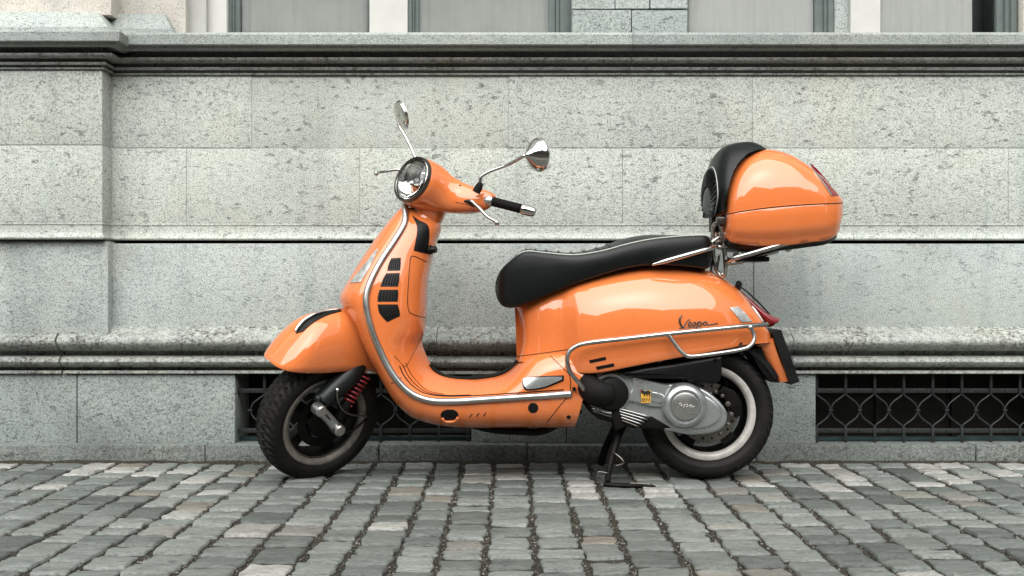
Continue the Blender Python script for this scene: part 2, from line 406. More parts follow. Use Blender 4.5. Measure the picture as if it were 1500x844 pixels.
for a, b in zip(xs[:-1], xs[1:]):
    y = YK - .004; lean = random.uniform(-.008, .008)
    while y > -2.3:
        L = random.choice([random.uniform(.095, .135), random.uniform(.12, .185)])
        L = max(L, .085); sk = random.uniform(-.004, .004)
        setts.append((stone(a + sk, b + sk, y - L, y), (a + b) / 2, y - L / 2, L * (b - a)))
        joints.append(((a + .01, b - .01), y - L, 0)); y -= L
    joints.append((b, None, 1))
vis = []
rest = []
for s in setts:
    px, py = proj((s[1], s[2], 0))
    (vis if -45 < px < 1545 and py < 868 else rest).append((s, s[3] / (s[2] + 4) ** 3))
vis.sort(key=lambda t: -t[1])
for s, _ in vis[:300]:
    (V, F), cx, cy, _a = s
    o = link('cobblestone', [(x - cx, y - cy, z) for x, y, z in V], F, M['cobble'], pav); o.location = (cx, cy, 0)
mb = MB(); tones = []
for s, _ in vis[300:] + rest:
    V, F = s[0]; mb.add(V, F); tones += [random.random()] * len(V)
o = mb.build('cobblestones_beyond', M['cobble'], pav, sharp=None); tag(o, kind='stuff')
at = o.data.attributes.new('tone', 'FLOAT', 'POINT'); at.data.foreach_set('value', tones)
# packed dirt where the paving meets the wall
n = 260; X = np.linspace(-3.4, 3.4, n); wd = np.clip(.014 + np.cumsum(rng.normal(0, .004, n)) * .25, .004, .05); wd = np.convolve(np.abs(wd - wd.mean()) + rng.uniform(.003, .016, n), np.ones(5) / 5, 'same') + .004
hh = np.convolve(rng.uniform(.002, .014, n), np.ones(4) / 4, 'same')
rows = [[(x, YK + .01, h_), (x, YK - .001, h_), (x, YK - w_ * .5, h_ * .55 - .001), (x, YK - w_, -.004), (x, YK - w_ - .01, -.016)] for x, w_, h_ in zip(X, wd, hh)]
o = link('dirt_edge', *grid(rows), M['dirt'], pav); tag(o, kind='stuff')
# grit and crumbs lying in the joints
mb = MB(); tones = []
OCT = [(1, 0, 0), (-1, 0, 0), (0, 1, 0), (0, -1, 0), (0, 0, 1), (0, 0, -1)]; OF = [(0, 2, 4), (2, 1, 4), (1, 3, 4), (3, 0, 4), (2, 0, 5), (1, 2, 5), (3, 1, 5), (0, 3, 5)]
def crumb(x, y, r, z):
    k = [random.uniform(.6, 1.3) for _ in range(6)]; an = random.uniform(0, 6.28); ca, sa = math.cos(an), math.sin(an)
    V = [(x + r * k[i] * (p[0] * ca - p[1] * sa), y + r * k[i] * (p[0] * sa + p[1] * ca), z + r * .8 * k[i] * p[2]) for i, p in enumerate(OCT)]
    mb.add(V, OF); tones.extend([random.random() ** 1.3] * 6)
for b in xs:
    if abs(b) > 2.4: continue
    yy = YK - .01
    while yy > -1.75:
        if abs(b) < (4 + yy) * .49:
            for _ in range(3): crumb(b + random.gauss(0, .0075), yy + random.uniform(-.004, .004), random.uniform(.0014, .0034), random.uniform(-.011, -.006))
        yy -= random.uniform(.004, .010)
for j in joints:
    if j[2] == 0 and -1.7 < j[1] and abs(j[0][0]) < (4 + j[1]) * .48 and random.random() < .75:
        for _ in range(10): crumb(random.uniform(*j[0]), j[1] + random.gauss(0, .003), random.uniform(.0012, .0026), random.uniform(-.011, -.008))
for _ in range(260): crumb(random.uniform(-2, 2), YK - abs(random.gauss(0, .02)), random.uniform(.0015, .005), -.002)
for _ in range(160): crumb(random.uniform(-1.7, 1.7), random.uniform(-1.4, .3), random.uniform(.001, .0025), .003)
o = mb.build('joint_grit', M['grit'], pav, smooth=False); tag(o, kind='stuff')
at = o.data.attributes.new('tone', 'FLOAT', 'POINT'); at.data.foreach_set('value', tones)

# ------------------------------------------------------------------ the stone building
BX0, BX1 = -4.4, 4.4
UP, PAN, PL, PIL = .44, .425, .392, .095                     # wall planes (depth) and how far the pilaster stands out
XP = Xat(150.5, UP - PIL)                                    # right edge of the pilaster
bld = empty('stone_building', (0, YK, 0))
tag(bld, 'grey granite building front with mouldings, pilaster, cellar grilles and windows', 'building')
def block(name, x0, x1, y, z0, z1, mat, depth=.12, bev=.004, gap=.0015):
    gap *= random.uniform(.5, 2.2); bev *= random.uniform(.6, 1.7); y += random.uniform(-.0012, .0012)
    v, f = box(x0 + gap, x1 - gap, y, y + depth, z0 + gap, z1 - gap, bev)
    return link(name, v, f, mat, bld, smooth=True, sharp=35)
def plain(name, x0, x1, y0, y1, z0, z1, mat, parent=None, bev=.002):
    v, f = box(x0, x1, y0, y1, z0, z1, bev); return link(name, v, f, mat, parent or bld, sharp=35)
def sweep(name, prof, path, mat, parent=None, sharp=32):
    "prof: (protrusion, z); path: (x fn, y fn) of the protrusion at each corner"
    rings = [[(fx(p), fy(p), z) for p, z in prof] for fx, fy in path]
    v, f = grid(rings, False); n = len(prof)
    f += [tuple(range(n)), tuple(range((len(rings) - 1) * n, len(rings) * n))]
    return link(name, v, f, mat, parent or bld, sharp=sharp)

# mortar cores behind the stones
plain('wall_core', XP - .02, BX1, UP + .0035, UP + .3, .897, 1.66, M['mortar'])
plain('pilaster_core', BX0, XP - .004, UP - PIL + .0035, UP + .2, .90, 1.68, M['mortar'])
plain('wall_core', XP - .02, BX1, PAN + .008, PAN + .3, .50, .868, M['mortar'])
plain('pilaster_core', BX0, XP - .005, PAN - PIL + .06, PAN + .2, .52, .90, M['mortar'])
# base course along the pavement
zk = Zat(652, YK)
ks = [BX0, -3.3, Xat(-60, YK), Xat(300, YK), Xat(555, YK), Xat(772, YK), Xat(1108, YK), Xat(1430, YK), 3.1, BX1]
for a, b in zip(ks[:-1], ks[1:]):
    v, f = box(a + .001, b - .001, YK + random.uniform(-.002, .003), YK + .3, -.06, zk + random.uniform(-.003, .002), .009)
    link('base_course_block', v, f, M['granite_kerb'], bld, sharp=45)
# plinth blocks beside the cellar openings
zp1 = Zat(547, PL)
OPEN = [(Xat(345, PL), Xat(690, PL)), (Xat(1195.5, PL), Xat(1545, PL))]
OPEN = [(OPEN[0][0] - 2.0, OPEN[0][0] - 1.06)] + OPEN
for a, b in [(BX0, -3.35), (OPEN[0][1], -1.75 ), (-1.75, OPEN[1][0]), (OPEN[1][1], Xat(830, PL)), (Xat(830, PL), OPEN[2][0]), (OPEN[2][1], 3.0), (3.0, BX1)]:
    block('plinth_block', a, b, PL, zk - .004, zp1, M['granite_plinth'], depth=.25, bev=.006)
# plinth moulding: sloped top, big roll, groove, small roll, groove, fillet
def zpy(py, y): return Zat(py, y)
def arc(y0, py0, y1, py1, bul, n=7):
    out = []
    for t in np.linspace(0, 1, n):
        y = y0 + (y1 - y0) * t - bul * math.sin(math.pi * t); out.append((y, py0 + (py1 - py0) * t))
    return out
pm = [(.47, 477), (.425, 478.5), (.418, 481), (.378, 487)] + arc(.374, 489, .372, 514, .034, 9) + [(.412, 515), (.416, 521)] + arc(.376, 523, .376, 538, .022, 7) + [(.412, 538.6), (.412, 542.8), (.376, 543.5), (.374, 547.5), (.40, 548.5), (.47, 548.5)]
prof = [(y, Zat(py, y)) for y, py in pm]
ms = [BX0, -3.0, Xat(86, .37), Xat(640, .37), Xat(1160, .37), 2.6, BX1]
for k, (a, b) in enumerate(zip(ms[:-1], ms[1:])):
    e = .012 if k in (1, 2) else .002                        # the slanting joint near the left end is open
    dz = random.uniform(-.002, .002)
    v, f = grid([[(x, y, z + dz) for y, z in prof] for x in (a + (.004 if k == 2 else .001), b - (.004 if k == 1 else .001))], False); n = len(prof)
    f += [tuple(range(n)), tuple(range(n, 2 * n))]
    if k in (1, 2):
        v = [(x + (.03 if (k == 1) == (i >= n) else 0) * (prof[i % n][1] - .48) * -6 * .55, y, z) for i, (x, y, z) in enumerate(v)]
    link('plinth_moulding', v, f, M['granite_mould'], bld, sharp=38)
# lower panel stones
z0, z1 = Zat(481, PAN) - .01, Zat(356.5, PAN)
for a, b in [(XP + .004, Xat(1104, PAN)), (Xat(1104, PAN), 2.45), (2.45, BX1)]: block('panel_stone', a, b, PAN, z0, z1, M['granite_panel'])
for a, b in [(BX0, -2.9), (-2.9, XP + .012)]: block('pilaster_panel_stone', a, b, .373, Zat(489.5, .373), Zat(353, .373), M['granite_panel'])
# string course: a cove that flares outwards and ends over an open joint
sc = [(-.05, 327), (0.0, 327), (.0, 330), (-.003, 331.5), (-.0035, 340), (-.001, 345), (.004, 347), (.007, 349.5), (.004, 351.5), (-.02, 352.5), (-.05, 352.5)]
sp = [(p, Zat(py, UP - p)) for p, py in sc]
sj = [XP - .02, Xat(600, UP), Xat(1250, UP), BX1]
for a, b in zip(sj[:-1], sj[1:]): sweep('string_course', sp, [(lambda p, a=a: a + .001, lambda p: UP - p), (lambda p, b=b: b - .001, lambda p: UP - p)], M['granite'])
spl = [(p, Zat(py - 1.5, UP - PIL - p)) for p, py in sc]
sweep('string_course', spl, [(lambda p: BX0, lambda p: UP - PIL - p), (lambda p: XP + p, lambda p: UP - PIL - p), (lambda p: XP + p, lambda p: UP + .01)], M['granite'])
# upper courses
zb, zm, zt = Zat(327.5, UP), Zat(217, UP), Zat(108, UP)
for row, z0, z1 in (([XP + .002] + [Xat(p, UP) for p in (369, 745, 1102)] + [2.25, 3.3, BX1], zm, zt), ([XP + .002] + [Xat(p, UP) for p in (273, 527, 912, 1477)] + [2.9, BX1], zb, zm)):
    for a, b in zip(row[:-1], row[1:]): block('wall_stone', a, b, UP + random.uniform(-.0015, .0015), z0, z1, M['granite'], bev=.002, gap=.0007)
yp = UP - PIL
zb, zm, zt = Zat(326, yp), Zat(213, yp), Zat(101, yp)
for a, b in ((BX0, -2.75), (-2.75, XP)): block('pilaster_stone', a, b, yp, zm, zt, M['granite'], depth=.2, bev=.004)
for a, b in ((BX0, -3.1), (-3.1, XP)): block('pilaster_stone', a, b, yp, zb, zm, M['granite'], depth=.2, bev=.004)
# cornice with deep grooves, carried round the pilaster
cc = [(-.08, 110), (.010, 110), (.013, 107.5), (-.008, 106.5), (-.008, 103.5), (.018, 102.8), (.022, 100), (.018, 98.4), (-.012, 97.6), (-.012, 94.2)] + \
     [(.012 + .045 * math.sin(t), 93.3 - 9.5 * (1 - math.cos(t))) for t in np.linspace(0, 1.5, 7)] + [(.0, 83.2), (-.03, 82.2), (-.03, 76.5), (.065, 75.2), (.078, 72), (.084, 67.2), (.098, 66.6), (.102, 65), (.104, 51), (.099, 48.3), (-.2, 47.6)]
cp = [(p, Zat(py, UP - p)) for p, py in cc]
split = 19
cj = [XP - .03, Xat(925, UP - .05), 2.8, BX1]
def two(prof, path):
    sweep('cornice_moulding', prof[:split + 1] + [(-.08, prof[split][1])], path, M['granite_mould'], sharp=28)
    sweep('sill_stone', [(-.08, prof[split][1] + .0005)] + [(p, z + .0005) for p, z in prof[split + 0:]], path, M['granite_sill'], sharp=28)
for a, b in zip(cj[:-1], cj[1:]): two(cp, [(lambda p, a=a: a + .001, lambda p: UP - p), (lambda p, b=b: b - .001, lambda p: UP - p)])
cpl = [(p, Zat(py, UP - PIL - p)) for p, py in [(p, 110 + (q - 110) * .93 - 8.5) for p, q in cc]]
two(cpl, [(lambda p: BX0, lambda p: yp - p), (lambda p: XP + p, lambda p: yp - p), (lambda p: XP + p, lambda p: UP + .02)])
# pedestal over the pilaster with its sloped shoulder, and the lower step beside it
def pedestal(name, x0, x1, y, ztop, zbot, slope, mat, dy=.10):
    v, f = grid([[(x0, y, zbot), (x0, y, zbot + (ztop - zbot) * .35), (x0, y + .035, ztop), (x0, y + .3, ztop)],
                 [(x1 + slope, y, zbot), (x1 + slope * .55, y, zbot + (ztop - zbot) * .35), (x1 - .01, y + .035, ztop), (x1 - .01, y + .3, ztop)],
                 [(x1 + slope, y + .3, zbot), (x1 + slope * .55, y + .3, zbot + (ztop - zbot) * .35), (x1 - .01, y + .3, ztop), (x1 - .01, y + .3, ztop)]])
    return link(name, v, f, mat, bld, sharp=25)
pedestal('pilaster_pedestal', BX0, Xat(143, .28), .275, Zat(18, .31), Zat(51, .26), .075, M['granite_panel'])
pedestal('pier_foot', Xat(120, .40), Xat(243, .42), .40, Zat(20, .43), Zat(52, .36), .055, M['granite_panel'])
plain('pilaster_shaft', BX0, Xat(163, .36), .36, .70, Zat(22, .36), 3.3, M['cream_stone'])
plain('window_pier', Xat(164, .46), Xat(272, .46), .46, .80, 1.65, 3.3, M['cream_stone'])
plain('window_jamb', Xat(272.5, .50), Xat(302, .50), .50, .80, 1.65, 3.3, M['paint_grey'])
plain('window_jamb', Xat(302.5, .53), Xat(332, .53), .53, .80, 1.65, 3.3, M['paint_light'])
# central pier of two granite feet and smooth stone
for a, b in ((838, 925), (925, 1008)): block('pier_foot', Xat(a, .47), Xat(b, .47), .47 + (.004 if a > 900 else 0), 1.66, Zat(14, .47), M['granite_plinth'], depth=.2)
for a, b in ((838, 901), (901, 952), (952, 1008)): block('pier_stone', Xat(a, .48), Xat(b, .48), .478 + random.uniform(0, .006), Zat(13, .48), 3.3, M['granite_panel'], depth=.3, gap=.001)
plain('window_mullion', Xat(541, .55), Xat(597, .55), .55, .80, 1.65, 3.3, M['paint_light'])
plain('window_mullion', Xat(1246, .55), Xat(1290, .55), .55, .80, 1.70, 3.3, M['paint_light'])
plain('window_jamb', Xat(1222, .57), Xat(1245.5, .57), .57, .80, 1.65, 3.3, M['granite_panel'])
plain('window_pier', Xat(1491, .57), BX1, .52, .80, 1.65, 3.3, M['cream_stone'])
def window(x0, x1, sl, sr, blind, bx=None):
    "frame stiles sl / sr are lists of (px0, px1, depth)"
    mb = MB()
    for a, b, y in sl + sr: mb.add(*box(Xat(a, y), Xat(b, y), y, .72, 1.66, 3.25, .003))
    mb.add(*box(Xat(x0, .62), Xat(x1, .62), .605, .66, 1.66, 1.725, .003)); mb.add(*box(Xat(x0, .62), Xat(x1, .62), .605, .66, 3.19, 3.25, .003))
    w = mb.build('window', M['frame_green'], bld, sharp=35)
    link('pane', *box(Xat(x0, .61), Xat(x1, .61), .610, .615, 1.70, 3.2), M['glass'], w, smooth=False)
    b0, b1 = bx or (x0, x1)
    n = 60; rows = [[(Xat(b0, .62) + (Xat(b1, .62) - Xat(b0, .62)) * t, .626 + .004 * math.sin(t * 37) + .003 * math.sin(t * 91 + 2), z) for t in np.linspace(0, 1, n)] for z in (1.68, 3.22)]
    link('blind', *grid(rows), M[blind], w)
    link('reveal', *box(Xat(x0 - 12, .8), Xat(x1 + 12, .8), .80, .81, 1.6, 3.3), M['frame_green'], w, smooth=False)
window(350, 540, [(332.5, 339, .56), (339.5, 343, .575), (343.5, 351, .59)], [(537, 540.5, .59)], 'blind')
window(612, 806, [(597.5, 603, .56), (603.5, 607, .575), (607.5, 613, .59)], [(804, 814, .59), (814.5, 820, .575), (820.5, 837.5, .56)], 'blind')
window(1008, 1196, [(1004, 1009, .60)], [(1194, 1207, .59), (1207.5, 1213, .575), (1213.5, 1221.5, .56)], 'blind_white', (990, 1192))
window(1290, 1462, [(1286, 1291, .60)], [(1460, 1472, .59), (1472.5, 1481, .575), (1481.5, 1490, .56)], 'blind_white', (1270, 1424))
# storeys above the picture
for k, z in enumerate(np.arange(3.3, 10.4, .72)):
    for a, b in zip(np.arange(-8.8, 8.7, 2.2) + (k % 2) * .6, np.arange(-6.6, 10.9, 2.2) + (k % 2) * .6): block('wall_stone', max(a, -8.6), min(b, 8.6), .5, z, z + .72, M['granite'], depth=.3)
plain('wall_core', -8.6, BX0, .44, .9, 0, 3.3, M['granite_panel']); plain('wall_core', BX1, 8.6, .44, .9, 0, 3.3, M['granite_panel'])
plain('wall_core', -8.6, 8.6, .82, 1.0, -.05, 10.4, M['shade_mortar'])

# cellar grilles: rails, posts, wavy bars held by collars, studs, a dark casement behind
first = {}
def shared(key, make, parent, loc):
    if key not in first:
        v, f = make(); o = link(key, v, f, M['iron'], parent, sharp=40); first[key] = o
    else:
        o = first[key].copy(); COL.objects.link(o); o.parent = parent
    o.location = loc; return o
GY = .432; S = (4 + GY) / FPX
gz = lambda py: Zat(py, GY)
def wave(sgn):
    z0, z1, zc = gz(573), gz(629), gz(601); h = 21.25 * S
    pts = [(0, 0, z0 + .004), (0, 0, z0 - .006), (sgn * h * .12, 0, z0 - .018), (sgn * h * .72, 0, (z0 * .42 + zc * .58)), (sgn * (h - .0035), 0, zc + .012), (sgn * (h - .003), 0, zc), (sgn * (h - .0035), 0, zc - .012), (sgn * h * .72, 0, (z1 * .42 + zc * .58)), (sgn * h * .12, 0, z1 + .018), (0, 0, z1 + .006), (0, 0, z1 - .004)]
    return tube(pts, .0036, 8, smooth=44)
for a, b in OPEN:
    g = plain('cellar_grille', a - .01, b + .01, GY - .004, GY + .004, gz(575.5), gz(569), M['iron'], bev=.0012)
    g.name = 'cellar_grille'
    link('rail', *box(a - .01, b + .01, GY - .004, GY + .004, gz(634), gz(627.5), .0012), M['iron'], g, sharp=35)
    link('sill_bar', *box(a - .01, b + .01, GY + .03, GY + .05, zk, zk + .016, .002), M['teal_paint'], g, sharp=35)
    pitch = 42.5 * S; x = Xat(1216.8, GY) - math.ceil((Xat(1216.8, GY) - a) / pitch) * pitch
    while x < b + pitch:
        if a - .004 < x < b + .004:
            shared('collar', lambda: box(-.0085, .0085, -.0075, .0075, -.0035, .0035, .001), g, (x, GY, gz(601)))
            for py in (572.3, 630.8): shared('stud', lambda: lathe([(0.0001, -.009), (.003, -.0085), (.0042, -.006), (.0044, -.003)], (0, 0, 0), (0, 1, 0), 10), g, (x, GY, gz(py)))
        xp = x + pitch / 2
        if a < xp < b:
            shared('post', lambda: box(-.0055, .0055, -.0095, -.0042, 0, .075, .001), g, (xp, GY, gz(572) - .012)).name = 'post'
            shared('post', None, g, (xp, GY, zk - .003 if False else gz(652)))
            if xp - pitch / 2 > a - .004: shared('bar_left', lambda: wave(-1), g, (xp, GY, 0)).name = 'bar'
            if xp + pitch / 2 < b + .004: shared('bar_right', lambda: wave(1), g, (xp, GY, 0)).name = 'bar'
        x += pitch
    cw = plain('cellar_window', a - .05, b + .05, .62, .64, zk - .05, zp1 + .05, M['cellar'])
    for xx in np.linspace(a, b, 4)[1:3]: link('glazing_bar', *box(xx - .012, xx + .012, .60, .6195, zk, zp1, .003), M['cellar'], cw, sharp=35)
    plain('cellar_sill', a - .03, b + .03, PL + .02, .62, -.05, zk - .002, M['granite_dark'])
    for xx in (a - .02, b + .0015): plain('cellar_jamb', xx, xx + .0185, PL + .004, .62, zk, zp1, M['granite_plinth'])
    plain('cellar_lintel', a - .03, b + .03, PL + .01, .62, zp1 - .001, zp1 + .06, M['granite_dark'])

# houses across the street (seen only as reflections in the paint)
def far_house(x0, x1, h, gable, label):
    e = empty('house', ((x0 + x1) / 2, -14, 0)); tag(e, label, 'house', None)
    link('wall', *box(x0, x1, -22, -14, 0, h), M['facade'], e, smooth=False)
    xm = (x0 + x1) / 2
    link('roof', *prism([(x0 - .3, h), (x1 + .3, h), (xm, h + gable)], -21.9, -13.8), M['roof'], e, smooth=False)
    for zz in np.arange(1.2, h - 1.8, 2.9):
        for xx in np.arange(x0 + .9, x1 - 1.5, 2.1): link('window', *box(xx, xx + 1.1, -14.0, -13.97, zz, zz + 1.7), M['dark_glass'], e, smooth=False)
far_house(-17, -5.2, 6.2, 1.8, 'rendered house across the street with low gable, outside the picture to the left')
far_house(-5.0, 3.4, 5.4, 2.8, 'rendered house across the street with steep gable, opposite the scooter')
far_house(3.6, 16, 6.0, 1.6, 'rendered house across the street with wide roof, outside the picture to the right')
for sx, word in ((-1, 'left'), (1, 'right')):  # unseen blocks added at both street ends to cut low sky fill
    e = empty('house', (sx * 20, -6, 0)); tag(e, 'plain unseen house block added to cut low sky light, far beyond the %s edge of the picture' % word, 'house')
    link('wall', *box(min(sx * 18, sx * 24), max(sx * 18, sx * 24), -13.6, 1.0, 0, 8.0), M['facade'], e, smooth=False)
    for yy in (-11, -8, -5, -2): link('window', *box(min(sx * 17.97, sx * 18), max(sx * 17.97, sx * 18), yy, yy + 1.1, 1.4, 3.1), M['dark_glass'], e, smooth=False)
#SECTION_SCOOTER
# ------------------------------------------------------------------ the scooter
sco = empty('motor_scooter', (.1, 0, 0))
tag(sco, 'glossy orange step-through motor scooter parked on its stand, handlebar turned, with rear box', 'motor scooter')
PI = math.pi
def sgnpow(a, e): return math.copysign(abs(a) ** e, a)

# ---- leg shield and floor: one pressed shell lofted along the edge trim
# trim (px,py,half width) | outer centre line (px,py) | inner centre line (px,py) | squareness inside, outside
SH = [((594, 304, .060), (589, 301), (616, 308), 2.0, 2.0),
      ((593, 326, .100), (571, 321), (645, 327), 2.0, 2.0),
      ((580, 350, .135), (551, 347), (640, 352), 2.2, 2.0),
      ((560, 380, .165), (530, 378), (632, 382), 2.4, 2.0),
      ((545, 408, .190), (511, 409), (627, 408), 2.6, 2.0),
      ((537, 432, .203), (497, 436), (625, 434), 2.7, 2.0),
      ((538, 457, .208), (505, 455), (624, 460), 2.7, 2.0),
      ((546, 487, .206), (519, 478), (622, 484), 2.4, 2.0),
      ((558, 516, .202), (532, 505), (617, 500), 1.9, 2.1),
      ((572, 543, .198), (547, 533), (622, 517), 1.5, 2.2),
      ((588, 564, .195), (562, 560), (632, 537), 1.3, 2.4),
      ((607, 579, .193), (580, 588), (645, 547), 1.25, 2.6),
      ((632, 587, .192), (606, 610), (662, 552), 1.25, 2.8),
      ((665, 588, .192), (650, 622), (682, 554), 1.25, 3.0),
      ((700, 586, .192), (695, 625), (705, 554), 1.3, 3.0),
      ((740, 583.5, .192), (740, 625), (742, 545), 1.5, 3.0),
      ((780, 581, .192), (780, 625), (780, 512), 2.6, 3.0),
      ((815, 578.5, .192), (815, 625), (815, 505), 3.2, 3.0),
      ((835, 577, .192), (828, 625), (838, 505), 3.2, 3.0),
      ((856, 576, .192), (838, 625), (856, 520), 3.0, 3.0)]
par = []
for T, Fo, I, ni, no in SH:
    t = Pt(T[0], T[1], -T[2]); fo = Pt(Fo[0], Fo[1], -.02); i_ = Pt(I[0], I[1], -.03)
    par.append([t[0], t[2], T[2], fo[0], fo[2], i_[0], i_[2], ni, no])
NU = 130; par = cr(par, NU)
NV = 22
def shield_ring(p, side):
    tx, tz, w, fx, fz, ix, iz, ni, no = p; out = []
    for k in range(NV + 1):                                   # outer centre -> trim
        a = PI / 2 * k / NV; y = w * math.sin(a) ** (2 / no); q = 1 - math.cos(a) ** (2 / no)
        out.append((fx + (tx - fx) * q, y, fz + (tz - fz) * q))
    for k in range(1, NV + 1):                                # trim -> inner centre
        a = PI / 2 * k / NV; y = w * math.cos(a) ** (2 / ni); q = math.sin(a) ** (2 / ni)
        out.append((tx + (ix - tx) * q, y, tz + (iz - tz) * q))
    return [(x, side * y, z) for x, y, z in out]
rings = []
for p in par:
    l = shield_ring(p, -1); r = shield_ring(p, 1)
    rings.append(l + r[::-1][1:-1])
v, f = grid(rings, True, True, True)
shield = link('leg_shield', v, f, M['orange'], sco, sharp=60)
B_sh = bvh_of(shield)
# edge trim tubes
for s in (-1, 1):
    pts = [(p[0], s * (p[2] + .004), p[1]) for p in par[:int(NU * .955)]]
    pts[0] = (pts[0][0] - .004, pts[0][1] * .7, pts[0][2] + .008)
    link('edge_trim', *tube(pts, .0118, 12), M['alu'], shield)
# upper column (fixed) under the handlebar neck
OST = Pt(640, 283)                                            # steering frame
RAKE, TH = R(27), R(44)
EA = np.array([math.sin(RAKE), 0, math.cos(RAKE)]); EF0 = np.array([-math.cos(RAKE), 0, math.sin(RAKE)]); EL0 = np.array([0, -1., 0])
EF = EF0 * math.cos(TH) + EL0 * math.sin(TH); EL = EL0 * math.cos(TH) - EF0 * math.sin(TH)
def L(f, l, a): return OST + EF * f + EL * l + EA * a
def L0(f, l, a): return OST + EF0 * f + EL0 * l + EA * a
def inv(px, py, l):
    r = Pt(px, py, 0) - CAM; m = np.stack([EF, EA, -r], 1); s = np.linalg.solve(m, CAM - OST - EL * l); return s[0], s[1]
def LP(px, py, l):
    f, a = inv(px, py, l); return L(f, l, a)
rr = []
for a, fc, rf, rl in [(-.085, .0, .060, .062), (-.10, .0, .064, .067), (-.14, .004, .068, .078), (-.22, .01, .07, .09), (-.34, .02, .06, .09)]:
    rr.append([L0(fc + rf * math.cos(q), rl * math.sin(q), a) for q in np.linspace(0, 2 * PI, 40, endpoint=False)])
link('steering_column_cover', *grid(rr, True, True, True), M['orange'], sco, sharp=50)

# black side panel, ignition knob, louvres, glove box, front indicator
decal('column_side_panel', B_sh, [(604, 316), (611, 335), (606, 367)], [(612, 322), (628, 334), (626, 372)], M['black'], sco, n=16, m=8, off=.002)
k0, kn = drop(B_sh, 630, 366, 0)
link('ignition_knob', *lathe([(.0001, .022), (.010, .022), (.013, .019), (.013, .006), (.017, .004), (.017, -.02)], Pt(631, 366, -.075), (1, -.35, .05), 20), M['black'], sco, sharp=40)
lou = [((573, 378.5), (587, 377.5), (567, 397), (586, 396.5)), ((565.5, 400.5), (585.5, 400), (557, 420), (583, 420)), ((556, 424.5), (583, 424.5), (553, 442), (582.5, 442)), ((553, 446), (582.5, 446), (566, 472), (586, 462))]
grl = empty('radiator_louvre', (0, 0, 0)); grl.parent = sco; grl.matrix_parent_inverse = Matrix.Translation(-sco.location)
for k, (a, b, c, d) in enumerate(lou):
    A = [a, ((a[0] + c[0]) / 2 - (1.0 if k < 3 else 2.5), (a[1] + c[1]) / 2), c]; Bq = [b, ((b[0] + d[0]) / 2 + .5, (b[1] + d[1]) / 2), d]
    if k == 3: Bq = [b, (585, 455), (586, 463)]; A = [a, (556, 459), (567, 472)]
    decal('louvre_panel', B_sh, A, Bq, M['black'], grl, n=10, m=8, off=.0012)
    for t in np.linspace(.12, .9, 6):                          # upright slats
        pts = [np.array(A[i]) * (1 - t) + np.array(Bq[i]) * t for i in range(3)]
        P = cr(pts, 9)[1:-1]; link('slat', *tube([drop(B_sh, q[0], q[1], .0026)[0] for q in P], .0017, 6), M['rubber'], grl)
seam('panel_joint', B_sh, [(601, 378), (598.5, 410), (597, 440), (599, 456), (604, 460), (614, 463.5), (624, 465.5)], M['black'], sco, r=.0014)
seam('panel_joint', B_sh, [(601, 378), (603, 375.5), (608, 376), (617, 380), (626, 384)], M['black'], sco, r=.0014)
seam('panel_joint', B_sh, [(577, 521), (585, 529), (594, 537), (604, 520), (614.5, 501)], M['black'], sco, r=.0009)
seam('panel_joint', B_sh, [(573, 562), (579, 559), (588, 553)], M['black'], sco, r=.0012)
lens = decal('front_indicator', B_sh, [(553, 364), (535, 387), (513, 415)], [(554, 366), (544, 388), (529, 413.5)], M['lens'], sco, n=14, m=6, off=.003)
# rubber strips on the floor and along the tunnel
for k, (dx, dy) in enumerate(((0, 0), (4.5, -2.2), (9, -4.6))):
    e = 840 if k == 0 else 690 - 50 * k
    pts = [(585 + dx, 536 + dy), (592 + dx, 551 + dy), (604 + dx * .9, 565 + dy), (622 + dx * .5, 576 + dy * .8), (650, 580.5 + dy * .6), (690, 580 + dy * .5)]
    if k == 0: pts += [(740, 577), (790, 573.5), (826, 571)]
    else: pts = pts[:-1] if k == 2 else pts
    seam('floor_strip', B_sh, pts, M['rubber'], shield, r=.0022 - .0004 * k, n=60)
link('tunnel_mat', *tube([Pt(x, y, -.02) for x, y in [(631, 533), (637, 543), (650, 550.5), (672, 554.5), (700, 554), (725, 550), (745, 542), (756, 532), (758, 528)]], .0085, 10, smooth=50), M['rubber'], sco)
# under-floor details
ho = decal('jack_opening', B_sh, [(654, 600), (648.5, 602.5), (645.5, 607), (647, 612), (653, 615.5)], [(663, 600), (668.5, 602.5), (671.5, 607), (670, 612), (664, 615.5)], M['black'], shield, n=18, m=10, off=.0008)
link('jack_lip', *tube([drop(B_sh, x, y, .004)[0] for x, y in [(648, 612), (652, 616), (659, 617), (667, 615.5), (671, 611)]], .005, 8, smooth=16), M['orange'], shield)
for cx, cy, r_ in ((781, 597.5, 7.2), (833, 611, 3.0)):
    c, n_ = drop(B_sh, cx, cy, .0); link('grommet', *lathe([(.0001, .0015), (r_ * .85 / 400, .0025), (r_ / 400, .0015), (r_ / 400, -.006)], c, n_, 22), M['rubber'], shield, sharp=40)
for q in ((688, 611), (698, 610), (708, 609.5)): seam('drain_slot', B_sh, [(q[0], q[1]), (q[0] + 4, q[1] - 5)], M['black'], shield, r=.0016, n=4)
seam('panel_joint', B_sh, [(830, 583), (815, 601), (801, 619)], M['black'], sco, r=.0014)
seam('panel_joint', B_sh, [(806, 521), (822, 537), (833, 548), (836, 560), (835, 573)], M['black'], sco, r=.0014)
